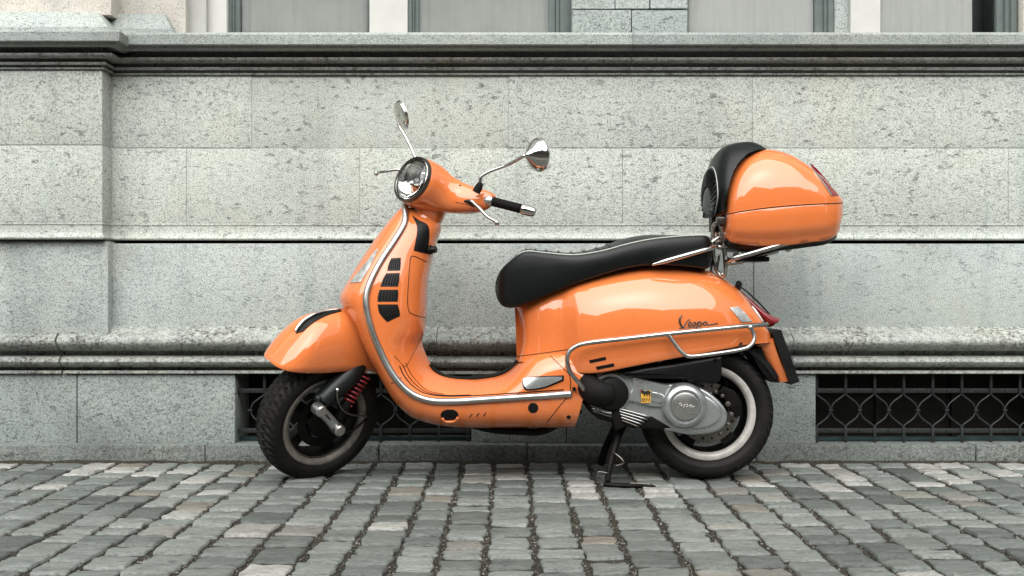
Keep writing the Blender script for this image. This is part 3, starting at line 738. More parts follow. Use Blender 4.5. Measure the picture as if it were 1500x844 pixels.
# folding passenger footrest
decal('footrest_recess', B_sh, [(765, 561), (768, 553.5), (795, 551), (826, 550)], [(766, 567), (772, 572), (797, 569), (826, 558)], M['black'], sco, n=16, m=6, off=.001)
decal('footrest', B_sh, [(767.5, 562), (770, 555.5), (795, 553), (823, 552)], [(768.5, 566), (774, 570), (797, 566.5), (823, 556)], M['silver'], sco, n=18, m=6, off=.011, skirt=.0)
c, n_ = drop(B_sh, 841, 570, .0); link('bracket_bolt', *lathe([(.0001, .008), (.006, .008), (.0075, .006), (.0075, -.01)], Pt(841, 570, -.2), (0, -1, 0), 6), M['black'], sco, sharp=30)

# ---- rear body: seat column, side cowls and tail in one loft
# px top,py top | px bottom,py bottom | bow | half width | widest at (fraction) | half width at bottom | n up, n down
BD = [((754, 446), (757, 530), 9, .020, .5, .020, 2, 2),
      ((757, 443), (760, 530), 9, .068, .5, .070, 2.4, 2),
      ((765, 438), (768, 530), 8, .098, .5, .105, 2.8, 2),
      ((782, 430), (785, 532), 4, .120, .52, .135, 3.0, 2),
      ((802, 422), (803, 535), 1, .136, .55, .155, 3.2, 2),
      ((820, 414), (820, 538), 0, .146, .60, .162, 3.0, 2.2),
      ((834, 408), (834, 543), 0, .168, .62, .172, 2.8, 2.4),
      ((850, 403), (850, 547), 0, .196, .64, .188, 2.5, 2.6),
      ((880, 394), (880, 546), 0, .214, .65, .200, 2.3, 3.0),
      ((920, 386), (920, 538), 0, .223, .66, .210, 2.2, 3.2),
      ((960, 382), (960, 530), 0, .225, .66, .213, 2.15, 3.2),
      ((1000, 384), (1000, 522.5), 0, .220, .66, .211, 2.1, 3.2),
      ((1035, 391), (1035, 516), 0, .208, .66, .201, 2.1, 3.2),
      ((1065, 404), (1065, 510), 0, .187, .66, .184, 2.1, 3.0),
      ((1090, 424), (1090, 505), 0, .160, .66, .160, 2.2, 2.8),
      ((1108, 450), (1110, 503), 0, .130, .6, .132, 2.4, 2.6),
      ((1122, 476), (1125, 502), 0, .095, .5, .095, 2.4, 2.4),
      ((1128, 488), (1131, 501), 0, .050, .5, .050, 2, 2)]
par = []
for (tx, ty), (bx, by), bow, w, fr_, wb, nu_, nd in BD:
    k = -.75 * w
    par.append([Xat(tx, k), Zat(ty, -.25 * w), Xat(bx, k), Zat(by, -wb), bow / 400, w, fr_, wb, nu_, nd])
NB = 96; par = cr(par, NB); rings = []
for tx, tz, bx, bz, bow, w, fr_, wb, nu_, nd in par:
    zm = tz + (bz - tz) * fr_; half = []
    K = 18
    for k in range(K + 1):
        a = PI / 2 * k / K; half.append((w * math.sin(a) ** (2 / nu_), zm + (tz - zm) * math.cos(a) ** (2 / nu_)))
    for k in range(1, 15):
        a = PI / 2 * k / 14; half.append((wb + (w - wb) * math.cos(a) ** (2 / nd), zm + (bz - zm) * math.sin(a)))
    half += [(max(wb - .012, wb * .5), bz - .004 * 0 + .001), (wb * .35, bz + .006)]
    def xy(y, z):
        s = (z - tz) / (bz - tz) if abs(bz - tz) > 1e-6 else 0
        return (tx + (bx - tx) * s + bow * 4 * s * (1 - s), y, z)
    rings.append([xy(-y, z) for y, z in half] + [xy(y, z) for y, z in half[::-1][:-1]])
v, f = grid(rings, True, True, True)
body = link('rear_body', v, f, M['orange'], sco, sharp=50)
B_bd = bvh_of(body)
seam('panel_joint', B_bd, [(757, 522), (780, 519.5), (805, 516), (832, 512)], M['black'], sco, r=.0012)
for a, b in (((863, 530), (887, 525)), ((873, 539.5), (899, 534.5))):
    decal('cowl_vent', B_bd, [(a[0], a[1] - 2.2), (b[0], b[1] - 2.4)], [(a[0] + 1.5, a[1] + 2.2), (b[0] + 1, b[1] + 2.2)], M['black'], body, n=10, m=4, off=.0015)
decal('rear_indicator', B_bd, [(1068, 451), (1076, 460), (1086, 472)], [(1081, 449.5), (1092, 460), (1101, 471)], M['lens'], sco, n=12, m=6, off=.003)
# script badge on the cowl
bd = empty('script_badge', (0, 0, 0)); bd.parent = sco; bd.matrix_parent_inverse = Matrix.Translation(-sco.location)
STR = [[(998.5, 462.5), (996, 466), (995.5, 471), (997.5, 476.5), (1000.5, 479.5), (1003, 475.5), (1006.5, 470), (1010.5, 467.5)],
       [(1007.5, 475.5), (1011.5, 474.5), (1012, 472), (1009.5, 472), (1008, 475), (1009.5, 478), (1013, 476.5)],
       [(1013, 476.5), (1017, 471.5), (1018.5, 474.5), (1017, 477.3), (1014.8, 476.6)],
       [(1018, 476.5), (1023, 471), (1019.5, 482.5)], [(1022.5, 471.5), (1026.5, 472), (1026, 475.5), (1022, 476.5)],
       [(1026, 476), (1031.5, 471.2), (1035, 472.2), (1031.5, 471.2), (1030, 474.5), (1032, 476.4), (1035.5, 472), (1035.5, 475.5), (1038, 475.6), (1051, 473.8)],
       [(994.5, 481.2), (1010, 479.8), (1028, 478.2)]]
for k, s in enumerate(STR):
    P = cr(s, 24); rad = [.0028, .0036, .0034, .0018, .0012] if k == 0 else (.0017 if k < 6 else .0011)
    link('letter_stroke', *tube([drop(B_bd, q[0], q[1], .0022)[0] for q in P], rad, 7), M['badge'], bd)
# ---- crash bars
cb = link('crash_bar', *tube([Pt(x, y, yy) for x, y, yy in [(858, 573, -.205), (852, 566, -.222), (836, 546, -.235), (831, 531, -.238), (833, 517, -.238), (843, 508, -.240), (862, 502.5, -.246), (920, 496, -.253), (985, 488.5, -.252), (1050, 482, -.236), (1095, 477.5, -.205), (1124, 475.5, -.165)]], .0082, 12, smooth=110), M['chrome_worn'], sco)
link('lower_loop', *tube([Pt(x, y, yy) for x, y, yy in [(979, 490, -.252), (988, 503, -.254), (999, 516, -.254), (1008, 521.5, -.252), (1022, 521.5, -.25), (1060, 516.5, -.238), (1088, 511.5, -.222), (1099, 506.5, -.214), (1104.5, 498, -.208), (1103.5, 488, -.204), (1099, 479, -.204)]], .0072, 12, smooth=90), M['chrome_worn'], cb)
for x, y in ((979, 490), (1099, 479)): link('weld', *lathe([(.0001, -.011), (.0085, -.008), (.0105, 0), (.0085, .008), (.0001, .011)], Pt(x, y, -.25 if x < 1000 else -.204), (1, 0, 0), 12), M['chrome_worn'], cb)
link('stay', *tube([Pt(1085, 519, -.20), Pt(1085, 508, -.19), Pt(1085, 500, -.15)], .006, 8), M['black'], cb)

# ---- seat
ST = [(725.5, 417, 424, .035, 0, .5), (728.5, 405, 437, .080, .0, .7), (736, 393, 447, .112, .003, .9), (750, 381, 450, .132, .008, .98), (769, 369, 445, .146, .012, 1), (800, 371, 433, .156, .014, 1), (840, 374, 416, .162, .014, 1), (880, 368.5, 403, .166, .018, 1),
      (915, 359, 393, .168, .026, 1), (950, 351.5, 388, .168, .024, 1), (985, 347.5, 388.5, .165, .014, 1), (1015, 345.5, 391, .158, .008, 1), (1032, 345.5, 393, .148, .004, .99), (1039, 350, 391, .132, .0, .95), (1041, 362, 384, .11, 0, .8)]
par = []
for px, pt_, pb, w, cr_, sq in ST: par.append([Xat(px, -w * .85), Zat(pt_, -w * .93), Zat(pb, -w * .97), w, cr_])
NS = 90; par = cr(par, NS); rings = []; pipe = []
for x, zt, zb_, w, c_ in par:
    half = []
    for t in np.linspace(0, 1, 12): half.append((w * .925 * t, zt + c_ * (1 - t ** 2.2) + .010 * max(0, (t - .8) / .2) * 0))
    H = zt - zb_; k = min(1, H / .06)
    half += [(w * .955, zt - .003 * k), (w * .985, zt - .016 * k), (w * 1.0, zt - H * .35), (w * 1.004, zt - H * .55), (w * .995, zt - H * .78), (w * .975, zb_ + .006 * k), (w * .945, zb_), (w * .6, zb_ - .004), (w * .2, zb_ - .004)]
    rings.append([(x, -y, z) for y, z in half] + [(x, y, z) for y, z in half[::-1][:-1]]); pipe.append((x, w * .935, zt + .0012))
seat = link('seat', *grid(rings, True, True, True), M['seat'], sco, sharp=70)
for i in range(26, 50, 3):                                       # stitched ribs across the rider's seat
    x_, zt_, zb2, w_, c2 = par[i]; link('stitched_rib', *tube([(x_, w_ * .86 * t, zt_ + c2 * (1 - abs(t * .93) ** 2.2) + .0012) for t in np.linspace(-1, 1, 15)], .0035, 6), M['seat'], seat)
for s in (-1, 1): link('piping', *tube([(x, s * y, z) for x, y, z in pipe[22:-5]], .0027, 8), M['piping'], seat)
link('piping', *tube([(par[i][0] - .0, y, z) for i, y, z in []] or [Pt(729, 408, -.10), Pt(726, 420, -.085), Pt(729, 436, -.10), Pt(736, 447, -.12)], .0016, 6, smooth=16), M['rubber'], seat)
# grab rail and rack
rail = link('grab_rail', *tube([Pt(955, 388, -.172), Pt(975, 382.5, -.182), Pt(1005, 374, -.186), Pt(1035, 365.5, -.165), Pt(1049, 361.5, -.135)], [.004, .0085, .0085, .0085, .0085], 12, smooth=40), M['chrome'], sco)
link('grab_rail', *tube([np.array([1, -1, 1]) * Pt(955, 388, -.172), np.array([1, -1, 1]) * Pt(1005, 374, -.186), np.array([1, -1, 1]) * Pt(1049, 361.5, -.135)], .0085, 10, smooth=30), M['chrome'], sco)
rack = link('luggage_rack', *tube([Pt(x, y, yy) for x, y, yy in [(1063, 398, -.10), (1063.5, 385, -.105), (1059, 350, -.11), (1056, 334, -.11), (1051, 327, -.105), (1045.5, 331, -.09), (1043.5, 350, -.085), (1045, 376, -.08), (1050, 396, -.08), (1056, 404, -.085), (1061, 404, -.095)]], .0072, 10, smooth=80, closed=True), M['chrome_worn'], sco)
def rod(pts, r=.006, m='chrome_worn', name='rack_tube', sm=30): return link(name, *tube([Pt(*p) for p in pts], r, 10, smooth=sm), M[m], rack)
rod([(1063, 384.5, -.10), (1074, 379, -.15), (1100, 371.5, -.165), (1145, 358.5, -.165), (1155, 357.5, -.15), (1158.5, 362, -.12), (1155, 366, -.05), (1153, 366, .05)], .0095, sm=60)
rod([(1064, 386, -.06), (1085, 383, -.06), (1105, 377, -.06), (1140, 367, -.06)], .009)
rod([(1064, 380, .06), (1085, 378, .06), (1140, 364, .06)], .008)
rod([(1052, 362, -.13), (1066, 361, -.115)], .006, sm=6); rod([(1041, 356, -.10), (1057, 345, -.09)], .006, sm=6)
rod([(1046, 372, -.07), (1042, 395, -.07), (1044, 400, -.07)], .005, sm=12); rod([(1054, 372, -.05), (1050, 398, -.05)], .005, sm=12)
rod([(1063, 398, .06), (1058, 350, .07), (1051, 328, .07), (1044, 350, .06), (1048, 396, .06)], .007, sm=50)
rod([(1058, 402, -.095), (1058, 402, .07)], .0075, sm=4); rod([(1047, 331, -.1), (1047, 331, .07)], .005, sm=4); rod([(1046, 383, -.08), (1046, 383, .07)], .005, sm=4)
v, f = box(*(lambda a, b: (a[0], b[0], -.08, .08, b[2], a[2]))(Pt(1072, 377, 0), Pt(1120, 384, 0)), .004); link('rack_plate', v, f, M['black'], rack, sharp=40)
link('rack_bolt', *lathe([(.0001, -.03), (.006, -.03), (.009, -.02), (.006, -.015), (.006, .01)], Pt(1078, 373, -.14), (-.5, 1, 0), 10), M['steel'], rack)

# ---- top case
TC = [(1061, 309, 312, 330, .120, .115), (1063, 285, 312.5, 345, .155, .150), (1069, 262, 311.5, 354, .178, .172), (1082, 240, 309, 358, .194, .186), (1102, 223.5, 306, 361, .203, .194), (1130, 216, 302.5, 362, .207, .198), (1160, 221, 300, 360, .205, .196),
      (1185, 235, 298.5, 356.5, .196, .188), (1206, 254, 297.5, 354, .186, .176), (1220, 271, 297, 349, .168, .158), (1229, 284, 296.5, 339, .140, .13), (1233.5, 293, 296.5, 320, .095, .09)]
par = []
for px, pt_, pm_, pb, w, wb in TC: par.append([Xat(px, -w * .8), Zat(pt_, -w * .45), Zat(pm_, -w), Zat(pb, -w * .85), w, wb])
NT = 70; par = cr(par, NT)
lid, base = [], []
for x, zt, zm, zb_, w, wb in par:
    zt = max(zt, zm + .002); zb_ = min(zb_, zm - .002)
    h = [(w * math.sin(a) ** (2 / 2.9), zm + (zt - zm) * math.cos(a) ** (2 / 2.5)) for a in np.linspace(0, PI / 2, 22)] + [(w * 1.012, zm + .003), (w * 1.014, zm - .001), (w * .97, zm - .002)]
    lid.append([(x, -y, z) for y, z in h] + [(x, y, z) for y, z in h[::-1][:-1]])
    zq = zm - .0035; H = zq - zb_
    h = [(w * .96, zq), (w * .994, zq - .001), (w, zq - .004), (w * .995, zq - H * .25), (w * .985, zq - H * .5), (w * .955, zq - H * .68), (w * .90, zq - H * .76), (w * .88, zq - H * .86), (w * .84, zq - H * .96), (w * .76, zb_), (w * .3, zb_), (0.0, zb_)]
    base.append([(x, -y, z) for y, z in h] + [(x, y, z) for y, z in h[::-1][1:]])
case = link('top_case', *grid(lid, False, False, False), M['orange'], sco, sharp=60)
cbase = link('case_bottom', *grid(base, False, False, False), M['orange'], case, sharp=40)
v, f = grid([[(x, y, zm - .003) for y in np.linspace(-w * .965, w * .965, 6)] for x, zt, zm, zb_, w, wb in par]); link('gasket', v, f, M['black'], case)
B_tc = bvh_of(case, cbase)
# underside tray
ti = [p for p in par if True][8:62]
v, f = grid([[(x, -w * .8, zb_ + .004), (x, -w * .72, zb_ - .012 ), (x, w * .72, zb_ - .012), (x, w * .8, zb_ + .004)] for x, zt, zm, zb_, w, wb in ti], False); link('case_tray', v, f, M['black'], case)
# corner reflector
decal('case_reflector', B_tc, [(1185.5, 238), (1199, 250), (1216, 270), (1228, 287)], [(1186, 240), (1196, 254), (1209, 271), (1220, 287)], M['red'], case, n=18, m=7, off=.003, back=-.1)
decal('reflector_frame', B_tc, [(1185, 240), (1195.5, 254), (1208.5, 271.5), (1219, 287)], [(1185.3, 240.6), (1194.2, 255), (1206.6, 272), (1217, 287)], M['alu'], case, n=18, m=3, off=.0035, back=-.1)
# backrest pad: ribbed front, piping, smooth collar lapping over the lid
PD = [(.7135, 274, 306, .092), (.716, 258, 310, .138), (.7245, 245, 312, .166), (.744, 227, 316, .188), (.771, 215.5, 317, .1985), (.814, 209.5, 317, .203), (.862, 208, 317, .197), (.895, 211.5, 317, .178), (.918, 216.5, 317, .16)]
PDp = cr([[x, Zat(t, -.02), Zat(b_, -.17), w] for x, t, b_, w in PD], 49); pad = []
for x, zt, zb_, w in PDp:
    px = 750 + x * FPX / (4 - w * .9)
    pc = np.interp(px, [1040, 1056, 1060, 1064, 1069, 1076, 1086, 1100, 1115, 1133], [317, 314, 309, 287, 267, 250, 236, 224, 217.5, 215]); zc_ = min(Zat(pc, -.16), zt - .004)
    h = [(w * math.sin(a) ** (2 / 2.6), zb_ + (zt - zb_) * math.cos(a) ** (2 / 2.3)) for a in np.linspace(0, PI / 2, 120)]
    zk_ = zb_ + (zt - zb_) * .45; h = [(y * (1 - (.42 if x < .74 else .1) * max(0, (zk_ - z) / (zk_ - zb_)) ** 1.8), z) for y, z in h]
    h = [q for q in h if q[1] >= zc_] or h[:3]
    h = [h[i] for i in np.linspace(0, len(h) - 1, 24).round().astype(int)]; pad.append((x, h))
def ring_of(x, h, k=1.0, dz=0.0): return [(x, -y * k, z) for y, z in h[::-1]] + [(x, y * k, z) for y, z in h[1:]]
rings = [ring_of(x, h) for x, h in pad]
backrest = link('backrest_pad', *grid(rings), M['seat'], case, sharp=80)
x, h = pad[0]; cz = Zat(292, 0); fr = []
for t in np.linspace(1, .03, 8): fr.append([(x - .007 * (1 - t ** 2), y * t, cz + (z - cz) * t) for _, y, z in ring_of(x, h)])
link('pad_front', *grid(fr, True, False, True), M['seat'], case, sharp=80)
kp = 12
link('piping', *tube(ring_of(*pad[kp]), .0022, 6), M['piping'], case)
for k in range(1, 24, 2):                                        # ribs across the pad's front
    for s in (-1, 1):
        link('rib', *tube([(pad[i][0] - .0015, s * pad[i][1][k][0], pad[i][1][k][1]) for i in range(0, kp)], .0030, 6), M['seat'], case)
lo = [p_ for p_ in (r[0] for r in rings[:22])]; hi = [p_ for p_ in (r[-1] for r in rings[:22])]
link('pad_backing', *grid([lo, hi]), M['black'], case)
link('case_latch', *box(Xat(1040, 0), Xat(1064, 0), -.03, .03, Zat(340, 0), Zat(318, 0), .006), M['black'], case, sharp=40)
link('case_hinge', *box(Xat(1049, -.12), Xat(1063, -.12), -.135, -.11, Zat(329, -.12), Zat(318, -.12), .004), M['badge'], case, sharp=40)

# ---- tail: light, trim, plate holder
tl = []
for px, py, w, h_ in [(1081, 421, .02, .006), (1088, 430, .035, .012), (1103, 446, .048, .018), (1120, 462, .055, .022), (1133, 470, .052, .026), (1140, 469, .040, .018)]:
    tl.append([Xat(px, -.03), Zat(py, -.03), w, h_])
tl = cr(tl, 30); rings = []
for x, z, w, h_ in tl: rings.append([(x + .75 * h_ * math.cos(q) * .7, w * math.sin(q), z + h_ * math.cos(q) * .75 - .004) for q in np.linspace(0, 2 * PI, 24, endpoint=False)])
tail = link('tail_light', *grid(rings, True, True, True), M['red'], sco, sharp=70)
link('light_hood', *tube([Pt(1082, 419, -.02), Pt(1094, 427, -.03), Pt(1112, 444, -.03), Pt(1128, 461, -.03)], [.002, .003, .003, .003], 8, smooth=20), M['black'], tail)
for s in (-1, 1): link('light_trim', *tube([(p[0], s * abs(p[1]), p[2]) for p in (Pt(1080, 424, -.05), Pt(1092, 439, -.068), Pt(1106, 455, -.082), Pt(1118, 473, -.09))], .0055, 10, smooth=24), M['chrome'], tail)
link('seat_catch', *lathe([(.0001, .016), (.008, .015), (.010, .008), (.006, .004), (.006, -.014)], Pt(1081, 420, -.06), (.35, -.25, .9), 12), M['black'], sco, sharp=40)
hook = tube([Pt(1078, 421, -.06), Pt(1081, 413, -.062), Pt(1085, 416, -.064), Pt(1083, 424, -.066)], .005, 8, smooth=14); link('seat_catch', *hook, M['black'], sco)
rings = []
for (ax_, az_), (bx_, bz_), w in [((1109, 506), (1131, 495), .085), ((1116, 516), (1136, 512), .083), ((1124, 530), (1143, 530), .078), ((1132, 545), (1150, 546), .074), ((1141, 560), (1157, 559), .070)]:
    a, b = Pt(ax_, az_, -.07), Pt(bx_, bz_, -.07)
    rings.append([(a[0], -w * .8, a[2]), (a[0] * .55 + b[0] * .45, -w, a[2] * .55 + b[2] * .45), (b[0], -w * .97, b[2]), (b[0] + .006, -w * .5, b[2]), (b[0] + .006, w * .5, b[2]), (b[0], w * .97, b[2]), (a[0] * .55 + b[0] * .45, w, a[2] * .55 + b[2] * .45), (a[0], w * .8, a[2])])
tf = link('rear_fender', *grid(rings, True, True, True), M['orange'], sco, sharp=50)
rings = []
for (ax_, az_), (bx_, bz_), w in [((1098, 514), (1114, 508), .075), ((1107, 530), (1122, 527), .073), ((1117, 546), (1132, 546), .070), ((1130, 560), (1142, 561), .066)]:
    a, b = Pt(ax_, az_, -.07), Pt(bx_, bz_, -.07)
    rings.append([(a[0], -w, a[2]), (b[0], -w - .004, b[2]), (b[0], w + .004, b[2]), (a[0], w, a[2])])
link('mud_flap', *grid(rings, True, True, True), M['rubber'], tf, sharp=50)
a, b, th = Pt(1131, 488, -.09), Pt(1158, 564, -.09), .012
def slab(a, b, w, off0, off1, bev=.003):
    d = np.array([b[0] - a[0], 0, b[2] - a[2]]); n = np.array([-d[2], 0, d[0]]); n = n / np.linalg.norm(n)
    if n[0] < 0: n = -n
    v = [tuple(np.array([q[0], s * w, q[2]]) + n * o) for q in (a, b) for s in (-1, 1) for o in (off0, off1)]
    return v, [(0, 1, 3, 2), (4, 6, 7, 5), (0, 4, 5, 1), (2, 3, 7, 6), (0, 2, 6, 4), (1, 5, 7, 3)]
np_ = link('number_plate_holder', *slab(a, b, .092, .0, .034), M['black'], sco, smooth=False)
link('number_plate', *slab(a * .93 + b * .07, a * .08 + b * .92, .080, .0335, .0352), M['plate_white'], np_, smooth=False)

# ---- engine, transmission and rear wheel
W2 = np.array([Xat(1034, 0), 0, Zat(606, 0)]); W2[2] = .2435
def tyre(R0, hw, depth, name_c, axis, seg=690, prof=44, key=0):
    "lathe with chevron grooves cut into the tread"
    ax = np.array(axis, float); ax /= np.linalg.norm(ax); t = np.array([0, 0, 1.]) if abs(ax[2]) < .8 else np.array([1., 0, 0])
    a = np.cross(ax, t); a /= np.linalg.norm(a); b = np.cross(ax, a); rings = []
    for i in range(seg):
        q = 2 * PI * i / seg; r_ = []
        for k in range(prof + 1):
            s = -1 + 2 * k / prof; al = s * PI * .80
            off = hw * math.copysign(abs(math.sin(abs(al))) ** .8, al); rad = (R0 - .041) + .041 * math.copysign(abs(math.cos(al)) ** .9, math.cos(al))
            if abs(s) < .50:
                u = q * 46 / (2 * PI) + abs(s) * 3.0 + (.5 if s > 0 else 0); g = abs((u % 1) - .5); main = g < .10
                g2 = abs(((u * 1 + .5 + abs(s) * 1.1) % 1) - .5) < .08 and abs(s) > .24
                if main or g2 or abs(abs(s) - .13) < .018: rad -= depth; off *= .985
            if .66 < abs(s) < .70: off *= 1.02
            r_.append(name_c + ax * off + rad * (math.cos(q) * a + math.sin(q) * b))
        rings.append(r_)
    rings.append(rings[0]); return grid(rings, False)
rw = link('rear_wheel', *lathe([(.146, -.046), (.150, -.052), (.156, -.055), (.166, -.055), (.172, -.052), (.172, -.046), (.164, -.040), (.150, -.030), (.146, -.01), (.146, .01), (.150, .03), (.164, .04), (.172, .048), (.166, .055), (.15, .052), (.142, .04), (.140, 0), (.142, -.04)], W2, (0, 1, 0), 72, True), M['rim_white'], sco, sharp=35)
link('tyre', *tyre(.2435, .064, .006, W2, (0, 1, 0)), M['tyre'], rw, sharp=40)
link('rim_well', *lathe([(.1455, -.044), (.139, -.038), (.135, -.02), (.135, .04), (.1395, .045)], W2, (0, 1, 0), 64), M['rim_black'], rw)
link('hub', *lathe([(.0001, -.07), (.03, -.07), (.045, -.06), (.055, -.03), (.055, .05), (.0001, .05)], W2, (0, 1, 0), 40), M['rim_black'], rw, sharp=40)
for k in range(5):
    q = R(72 * k + 20); u = np.array([math.cos(q), 0, math.sin(q)]); wv = np.array([-math.sin(q), 0, math.cos(q)]); ring = []
    for rad, hw, y0 in ((.045, .030, -.015), (.09, .022, -.012), (.142, .030, -.02)):
        c = W2 + u * rad; ring.append([c - wv * hw + np.array([0, y0, 0]), c + wv * hw + np.array([0, y0, 0]), c + wv * hw * .8 + np.array([0, .03, 0]), c - wv * hw * .8 + np.array([0, .03, 0])])
    link('spoke', *grid(ring, True, True, True), M['rim_black'], rw, sharp=30)
def disc(c, axis, r0, r1, th, holes=0):
    return lathe([(r0, -th), (r1, -th), (r1, th), (r0, th)], c, axis, 64, True)
link('brake_disc', *disc(W2 + [0, -.028, 0], (0, 1, 0), .075, .110, .002), M['steel'], rw, sharp=30)
for k in range(18):
    q = 2 * PI * k / 18; c = W2 + np.array([.096 * math.cos(q), -.0305, .096 * math.sin(q)]); link('disc_hole', *lathe([(.0001, -.0012), (.0045, -.001), (.0045, .001)], c, (0, 1, 0), 8), M['rim_black'], rw)
# brake caliper and studs near the hub
for (x, y), r_ in (((1066, 592), .010), ((1071, 607), .009), ((1066, 622), .009), ((1055, 636), .008), ((1048, 574), .008), ((1058, 580), .007), ((1040, 577), .007)):
    link('wheel_stud', *lathe([(.0001, -.012), (r_ * .6, -.012), (r_ * .6, -.006), (r_, -.005), (r_, .008)], Pt(x, y, -.085), (0, 1, 0), 6), M['steel'], rw, sharp=30)
link('caliper', *prism([(Pt(x, y, -.07)[0], Pt(x, y, -.07)[2]) for x, y in [(1058, 565), (1075, 572), (1084, 588), (1086, 606), (1078, 612), (1069, 598), (1060, 584), (1050, 574)]], -.085, -.04, .004), M['rim_black'], sco, sharp=35)
# belt housing
def outline(pts, y, n=0):
    P = cr(list(pts) + [pts[0]], n)[:-1] if n else pts
    return [(Pt(a, b, y)[0], Pt(a, b, y)[2]) for a, b in P]
eng = link('belt_housing', *prism(outline([(868, 548), (900, 543), (926, 546), (950, 555), (975, 561), (1000, 559), (1025, 566), (1045, 580), (1060, 597), (1063, 612), (1058, 624), (1044, 632), (1018, 636), (992, 633), (965, 624), (930, 613), (895, 603), (870, 594), (861, 575)], -.13, 90), -.165, -.02, .012), M['silver'], sco, sharp=40)
link('housing_shoulder', *prism(outline([(926, 552), (955, 560), (985, 566), (1000, 570), (998, 585), (975, 597), (935, 590), (918, 585), (926, 568)], -.165, 60), -.176, -.16, .006), M['silver'], eng, sharp=40)
link('housing_ridge', *prism(outline([(944, 572), (962, 575), (975, 580), (975, 590), (960, 589), (944, 584)], -.176, 30), -.182, -.17, .004), M['silver'], eng, sharp=40)
link('housing_tail', *prism(outline([(1012, 575), (1034, 580), (1050, 592), (1056, 606), (1050, 618), (1032, 626), (1012, 624)], -.165, 50), -.178, -.16, .007), M['silver'], eng, sharp=40)
CC = Pt(1002, 594.5, -.18); 
cl = link('clutch_cover', *lathe([(.0001, -.030), (.046, -.030), (.0485, -.029), (.0495, -.024), (.051, -.024), (.054, -.030), (.060, -.031), (.070, -.026), (.078, -.014), (.081, .0), (.081, .02)], CC, (0, 1, 0), 64), M['silver'], eng, sharp=35)
link('cover_cap', *lathe([(.0001, -.0335), (.04, -.0335), (.0465, -.032), (.0475, -.028)], CC, (0, 1, 0), 48), M['alu'], cl, sharp=35)
cy_ = CC[1] - .0342
for s in [[(990, 590), (991, 594), (993, 597), (995, 592), (998, 590)], [(996.5, 595), (999.5, 594), (999, 592), (997, 595), (999, 597)], [(1000, 597), (1003, 592.5), (1003.5, 595.5), (1001, 597)], [(1003.5, 600), (1006, 592.5), (1008.5, 594), (1005, 596.5)], [(1012, 593), (1009.5, 595), (1011, 596.6), (1013, 593), (1013, 596), (1018, 595)]]:
    link('cover_script', *tube([Pt(a, b, cy_ + .0005) for a, b in cr(s, 16)], .0010, 6), M['chrome'], cl)
link('cap_crease', *tube([Pt(985, 601, cy_ + .001), Pt(1000, 605, cy_ + .001), Pt(1018, 608, cy_ + .001)], .0008, 6), M['badge'], cl)
# intake boot
ib = Pt(893, 576, -.16)
link('intake_boot', *lathe([(.0001, -.045), (.050, -.045), (.056, -.040), (.058, -.02), (.058, .04)], ib, (-.25, 1, 0), 36), M['rubber'], eng, sharp=40)
link('boot_ring', *lathe([(.060, -.020), (.068, -.022), (.072, -.016), (.072, .02), (.060, .02)], ib, (-.1, 1, 0), 48, True), M['silver'], eng, sharp=40)
link('boot_duct', *tube([Pt(893, 577, -.18), Pt(876, 576, -.19), Pt(862, 566, -.17), Pt(856, 548, -.12)], [.045, .05, .045, .04], 20, smooth=20), M['rubber'], eng)
# finned sump
for k in range(5):
    d = 4.0 * k; link('fin', *tube([Pt(862 + d * .4, 586 + d, -.178 + .002 * k), Pt(908, 599 + d, -.178 + .002 * k), Pt(952 - d, 611 + d * .9, -.178 + .002 * k)], .0030, 8, smooth=12), M['alu'] if k < 4 else M['steel'], eng)
link('sump', *prism(outline([(858, 580), (900, 592), (955, 608), (985, 626), (960, 628), (915, 624), (875, 612), (860, 600)], -.13), -.166, .10, .006), M['rim_black'], eng, sharp=40)
link('crankcase', *prism(outline([(850, 548), (960, 548), (1000, 560), (1000, 620), (940, 616), (880, 606), (852, 590)], -.05), -.05, .12, .01), M['rim_black'], eng, sharp=40)
# air box
ab = link('air_box', *prism(outline([(905, 545), (940, 538), (1000, 530), (1055, 522), (1055.5, 548), (1052, 558), (1042, 562), (1024, 560), (1000, 554), (970, 554), (945, 553), (915, 550)], -.16), -.195, -.05, .012), M['black'], sco, sharp=40)
for x, y in ((1008, 552), (1048, 527)): link('screw', *lathe([(.0001, -.004), (.005, -.004), (.007, -.001), (.007, .004)], Pt(x, y, -.196), (0, 1, 0), 10), M['rubber'], ab)
# sticker
sy = -.1835
sk = link('sticker', *prism([(Pt(x, y, sy)[0], Pt(x, y, sy)[2]) for x, y in [(939, 574), (953, 572), (953.5, 590), (939.5, 590.5)]], sy, sy + .004), M['sticker'], sco, smooth=False)
for k, (x, y) in enumerate(((0, 0),)):
    pass
def txt(name, body_, size, loc, mat, parent, rot=(R(90), 0, 0), shear=0):
    cu = bpy.data.curves.new(name, 'FONT'); cu.body = body_; cu.size = size; cu.extrude = .0003; cu.shear = shear; cu.align_x = 'CENTER'
    o = bpy.data.objects.new(name, cu); COL.objects.link(o); dg = bpy.context.evaluated_depsgraph_get()
    me = bpy.data.meshes.new_from_object(o.evaluated_get(dg)); bpy.data.objects.remove(o)
    ob = bpy.data.objects.new(name, me); COL.objects.link(ob); me.materials.append(mat); adopt(ob, parent); ob.location = loc; ob.rotation_euler = rot; return ob
txt('sticker_lettering', 'eni', .026, Pt(946.3, 588.5, sy - .0006), M['ink'], sk)
dog = [(938.5, 574.5), (940, 571), (943, 573), (950, 572.5), (953, 574), (952, 577), (952.5, 580.5), (951, 580.5), (950, 577.5), (948.5, 577.5), (949, 580.5), (947.3, 580.5), (946.5, 577.6), (945, 577.6), (945, 580.5), (943.3, 580.5), (942.5, 577), (940.5, 577)]
